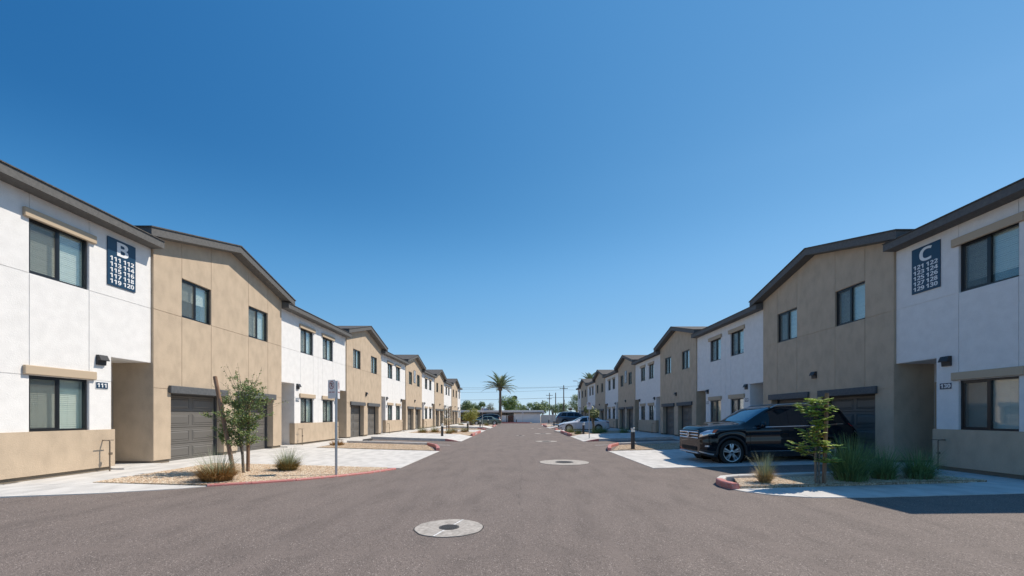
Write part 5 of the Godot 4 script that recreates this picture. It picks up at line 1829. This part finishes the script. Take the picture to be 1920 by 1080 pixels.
# the young tree at the right: few limbs with feathered leaves of many leaflets
func feather_sapling(label: String, x: float, z: float) -> void:
	var root := thing("young_tree", label, "tree", at(x, ground_y(x) + 0.05, z))
	var t := MB.new()
	var b := MB.new()
	t.tube([Vector3(0, -0.05, 0), Vector3(-0.01, 0.3, 0), Vector3(-0.03, 0.6, 0.02), Vector3(0.0, 1.0, 0), Vector3(0.02, 1.6, 0)], [0.03, 0.026, 0.022, 0.016, 0.008], 8)
	t.tube([Vector3(0.05, -0.05, 0.03), Vector3(0.03, 0.4, 0.03), Vector3(0.06, 0.75, 0.03)], [0.02, 0.016, 0.009], 6)
	var limbs := []
	for q in [[0.55, Vector3(-1, 0.35, 0.2), 0.55], [0.6, Vector3(-0.8, 0.5, -0.5), 0.45], [0.62, Vector3(0.7, 0.35, 0.5), 0.35], [0.7, Vector3(0.5, 0.6, -0.4), 0.4], [0.8, Vector3(-0.7, 0.7, 0.4), 0.42], [0.45, Vector3(0.6, 0.1, 0.5), 0.3], [0.95, Vector3(0.3, 0.9, 0.4), 0.3], [1.32, Vector3(-0.6, 0.5, 0.3), 0.36], [1.4, Vector3(0.6, 0.4, -0.2), 0.32], [1.5, Vector3(-0.1, 0.7, 0.3), 0.25], [1.55, Vector3(0.2, 0.5, -0.6), 0.25], [1.45, Vector3(-0.7, 0.3, -0.3), 0.3], [1.2, Vector3(-0.2, 0.4, 0.8), 0.25], [0.75, Vector3(0.1, 0.4, 0.9), 0.3]]:
		limbs.append([twig(t, Vector3(0, q[0], 0), q[1], q[2], 0.011, 0.16), q[0]])
	# bare shoots
	for q in [[0.62, Vector3(-0.6, 1.0, 0.1), 0.5], [0.66, Vector3(-0.8, 0.9, 0.1), 0.55], [1.35, Vector3(0.7, 0.8, 0), 0.3]]:
		twig(t, Vector3(-0.12, q[0], 0), q[1], q[2], 0.006, 0.15)
	for lm in limbs:
		for i in 20:
			var p: Vector3 = along(lm[0], rng.randf_range(0.25, 1.0))
			var a := rng.randf() * TAU
			var d := Vector3(cos(a), rng.randf_range(-0.35, 0.45), sin(a)).normalized()
			var l := rng.randf_range(0.13, 0.21)
			var yellow: bool = lm[1] < 0.85 and d.x > 0.0 and rng.randf() < 0.4
			var base := Color(0.22, 0.34, 0.05).lerp(Color(0.52, 0.62, 0.15), rng.randf())
			if yellow:
				base = Color(0.68, 0.48, 0.06).lerp(Color(0.55, 0.24, 0.1), rng.randf() * 0.7)
			var pts := twig(t, p, d, l, 0.002, 0.12)
			for k in 11:
				for sg in [-1.0, 1.0]:
					var q: Vector3 = along(pts, 0.15 + 0.85 * k / 10.0)
					var s2: Vector3 = d.cross(Vector3.UP).normalized() * sg
					var m: Vector3 = q + (s2 + d * 0.35 - Vector3(0, 0.18, 0)).normalized() * 0.022
					var nn := Vector3(rng.randf_range(-0.35, 0.35), 1, rng.randf_range(-0.35, 0.35)).normalized()
					b.col = base.lerp(base * 1.25, rng.randf())
					var ax := (m - q).normalized()
					var cr := ax.cross(nn).normalized()
					var e := q + ax * 0.058
					b.tri(q, q + ax * 0.025 + cr * 0.016, e, nn, nn, nn)
					b.tri(q, e, q + ax * 0.025 - cr * 0.016, nn, nn, nn)
	put(root, "trunk", t, M.bark)
	put(root, "crown", b.mesh(M.leaf, true))

func plants() -> void:
	wiry_sapling("young tree with small dark leaves on wiry twigs, between two wooden stakes", -6.65, 10.35, 2.7, 1.0, 12500)
	stake("upright wooden stake right behind the wiry young tree", Vector3(-6.72, -0.1, -10.62), Vector3(-6.70, 1.72, -10.62), 0.042)
	stake("leaning wooden stake on the near side of the wiry young tree", Vector3(-6.62, -0.1, -9.98), Vector3(-7.12, 2.26, -10.03), 0.047)
	feather_sapling("young tree with feathery yellow-green leaves in front of the black SUV", 6.1, 8.72)
	stake("wooden stake beside the feathery young tree, taller than it", Vector3(6.24, -0.1, -8.70), Vector3(6.33, 1.80, -8.74), 0.037)
	var dryc := [Color(0.26, 0.13, 0.04), Color(0.42, 0.25, 0.085)]
	var grn := [Color(0.2, 0.23, 0.13), Color(0.42, 0.46, 0.3)]
	var deep := [Color(0.06, 0.13, 0.045), Color(0.22, 0.34, 0.13)]
	var straw := [Color(0.36, 0.24, 0.1), Color(0.5, 0.38, 0.19)]
	tuft("grass_tuft", "grass tuft with a rusty dry base and pale blades, left of the leaning stake", -6.45, 9.15, 0.26, 0.76, 1.15, 1500, 0.84, dryc, grn)
	tuft("grass_tuft", "rounded grass tuft, half green and half rusty, behind the young tree", -5.95, 11.05, 0.19, 0.66, 1.0, 1200, 0.74, [Color(0.2, 0.14, 0.04), Color(0.36, 0.25, 0.08)], grn)
	tuft("grass_tuft", "dry orange grass tuft at the back of the thin gravel island", -8.3, 19.6, 0.3, 0.4, 1.1, 500, 0.7, dryc, dryc)
	tuft("grass_tuft", "small straw tuft with tall upright blades on the kerbed island", 5.2, 8.98, 0.1, 0.66, 0.55, 520, 0.72, straw, grn, 0.0, 0.06)
	tuft("grass_tuft", "large round green grass tuft right of the staked tree", 6.98, 8.95, 0.28, 1.0, 1.15, 1300, 0.2, deep, deep, 0.5, 0.06)
	tuft("grass_tuft", "middle green grass tuft of the shaded bed", 7.75, 9.05, 0.2, 0.74, 1.1, 700, 0.25, deep, deep, 0.6, 0.06)
	tuft("grass_tuft", "drooping green grass tuft at the shaded end of the bed", 8.45, 8.98, 0.24, 0.74, 1.6, 800, 0.15, deep, deep, 0.5, 0.06)
	# farther beds
	var far := [[-7.6, 34.0, 0.4, 0.55, "brown tuft farthest from the road on building B's wide bed"], [-6.9, 35.5, 0.45, 0.6, "green tuft behind the brown one on building B's wide bed"], [-5.3, 32.8, 0.25, 0.45, "small tuft beside the bollard on building B's wide bed"], [-5.4, 35.6, 0.4, 0.6, "yellowish tuft at the foot of the far staked sapling"], [-4.7, 37.4, 0.4, 0.55, "pale tuft nearest the road on building B's wide bed"],
		[3.95 + 0.6, 36.6, 0.35, 0.6, "green tuft before the white sedan's front wheel"], [4.75, 33.6, 0.3, 0.5, "yellow-green tuft left of the bollard before the sedan"], [6.3, 34.0, 0.45, 0.6, "dark green tuft under the white sedan's door"], [7.0, 35.2, 0.4, 0.55, "green tuft by the palm-like tree at the sedan's rear wheel"], [8.3, 33.4, 0.45, 0.5, "dark tuft in the shade by building C's walk"],
		[-6.6, 61.0, 0.4, 0.5, "tuft under the yellow-green tree"], [-4.6, 62.5, 0.35, 0.5, "tuft at the roadside before the green sedan"], [-7.8, 58.5, 0.4, 0.5, "tuft by the walk before the yellow-green tree"]]
	for q in far:
		tuft("grass_tuft", q[4], q[0], q[1], q[2], q[3] * 1.15, 1.1, 420, 0.4, dryc if q[0] < 0.0 else deep, [Color(0.12, 0.15, 0.06), Color(0.3, 0.3, 0.12)] if q[0] < 5.0 else deep, 0.3, 0.06)
	wiry_sapling("small staked sapling on building B's wide gravel bed", -5.75, 34.6, 2.2, 1.0, 900)
	stake("wooden stake tied to the far small sapling", Vector3(-5.62, -0.1, -34.7), Vector3(-5.6, 2.1, -34.7), 0.05)
	crown_tree("small_tree", "yellow-green feathery tree in front of the green sedan", -6.7, 60.8, 2.7, 3.0, 0.5, Color(0.2, 0.21, 0.04), Color(0.42, 0.4, 0.1), 8, 2200)
	crown_tree("small_tree", "stout pale green tree beside the no parking sign, before the sedan", 6.05, 34.3, 2.45, 1.5, 1.25, Color(0.12, 0.15, 0.06), Color(0.33, 0.36, 0.16), 6, 1500)
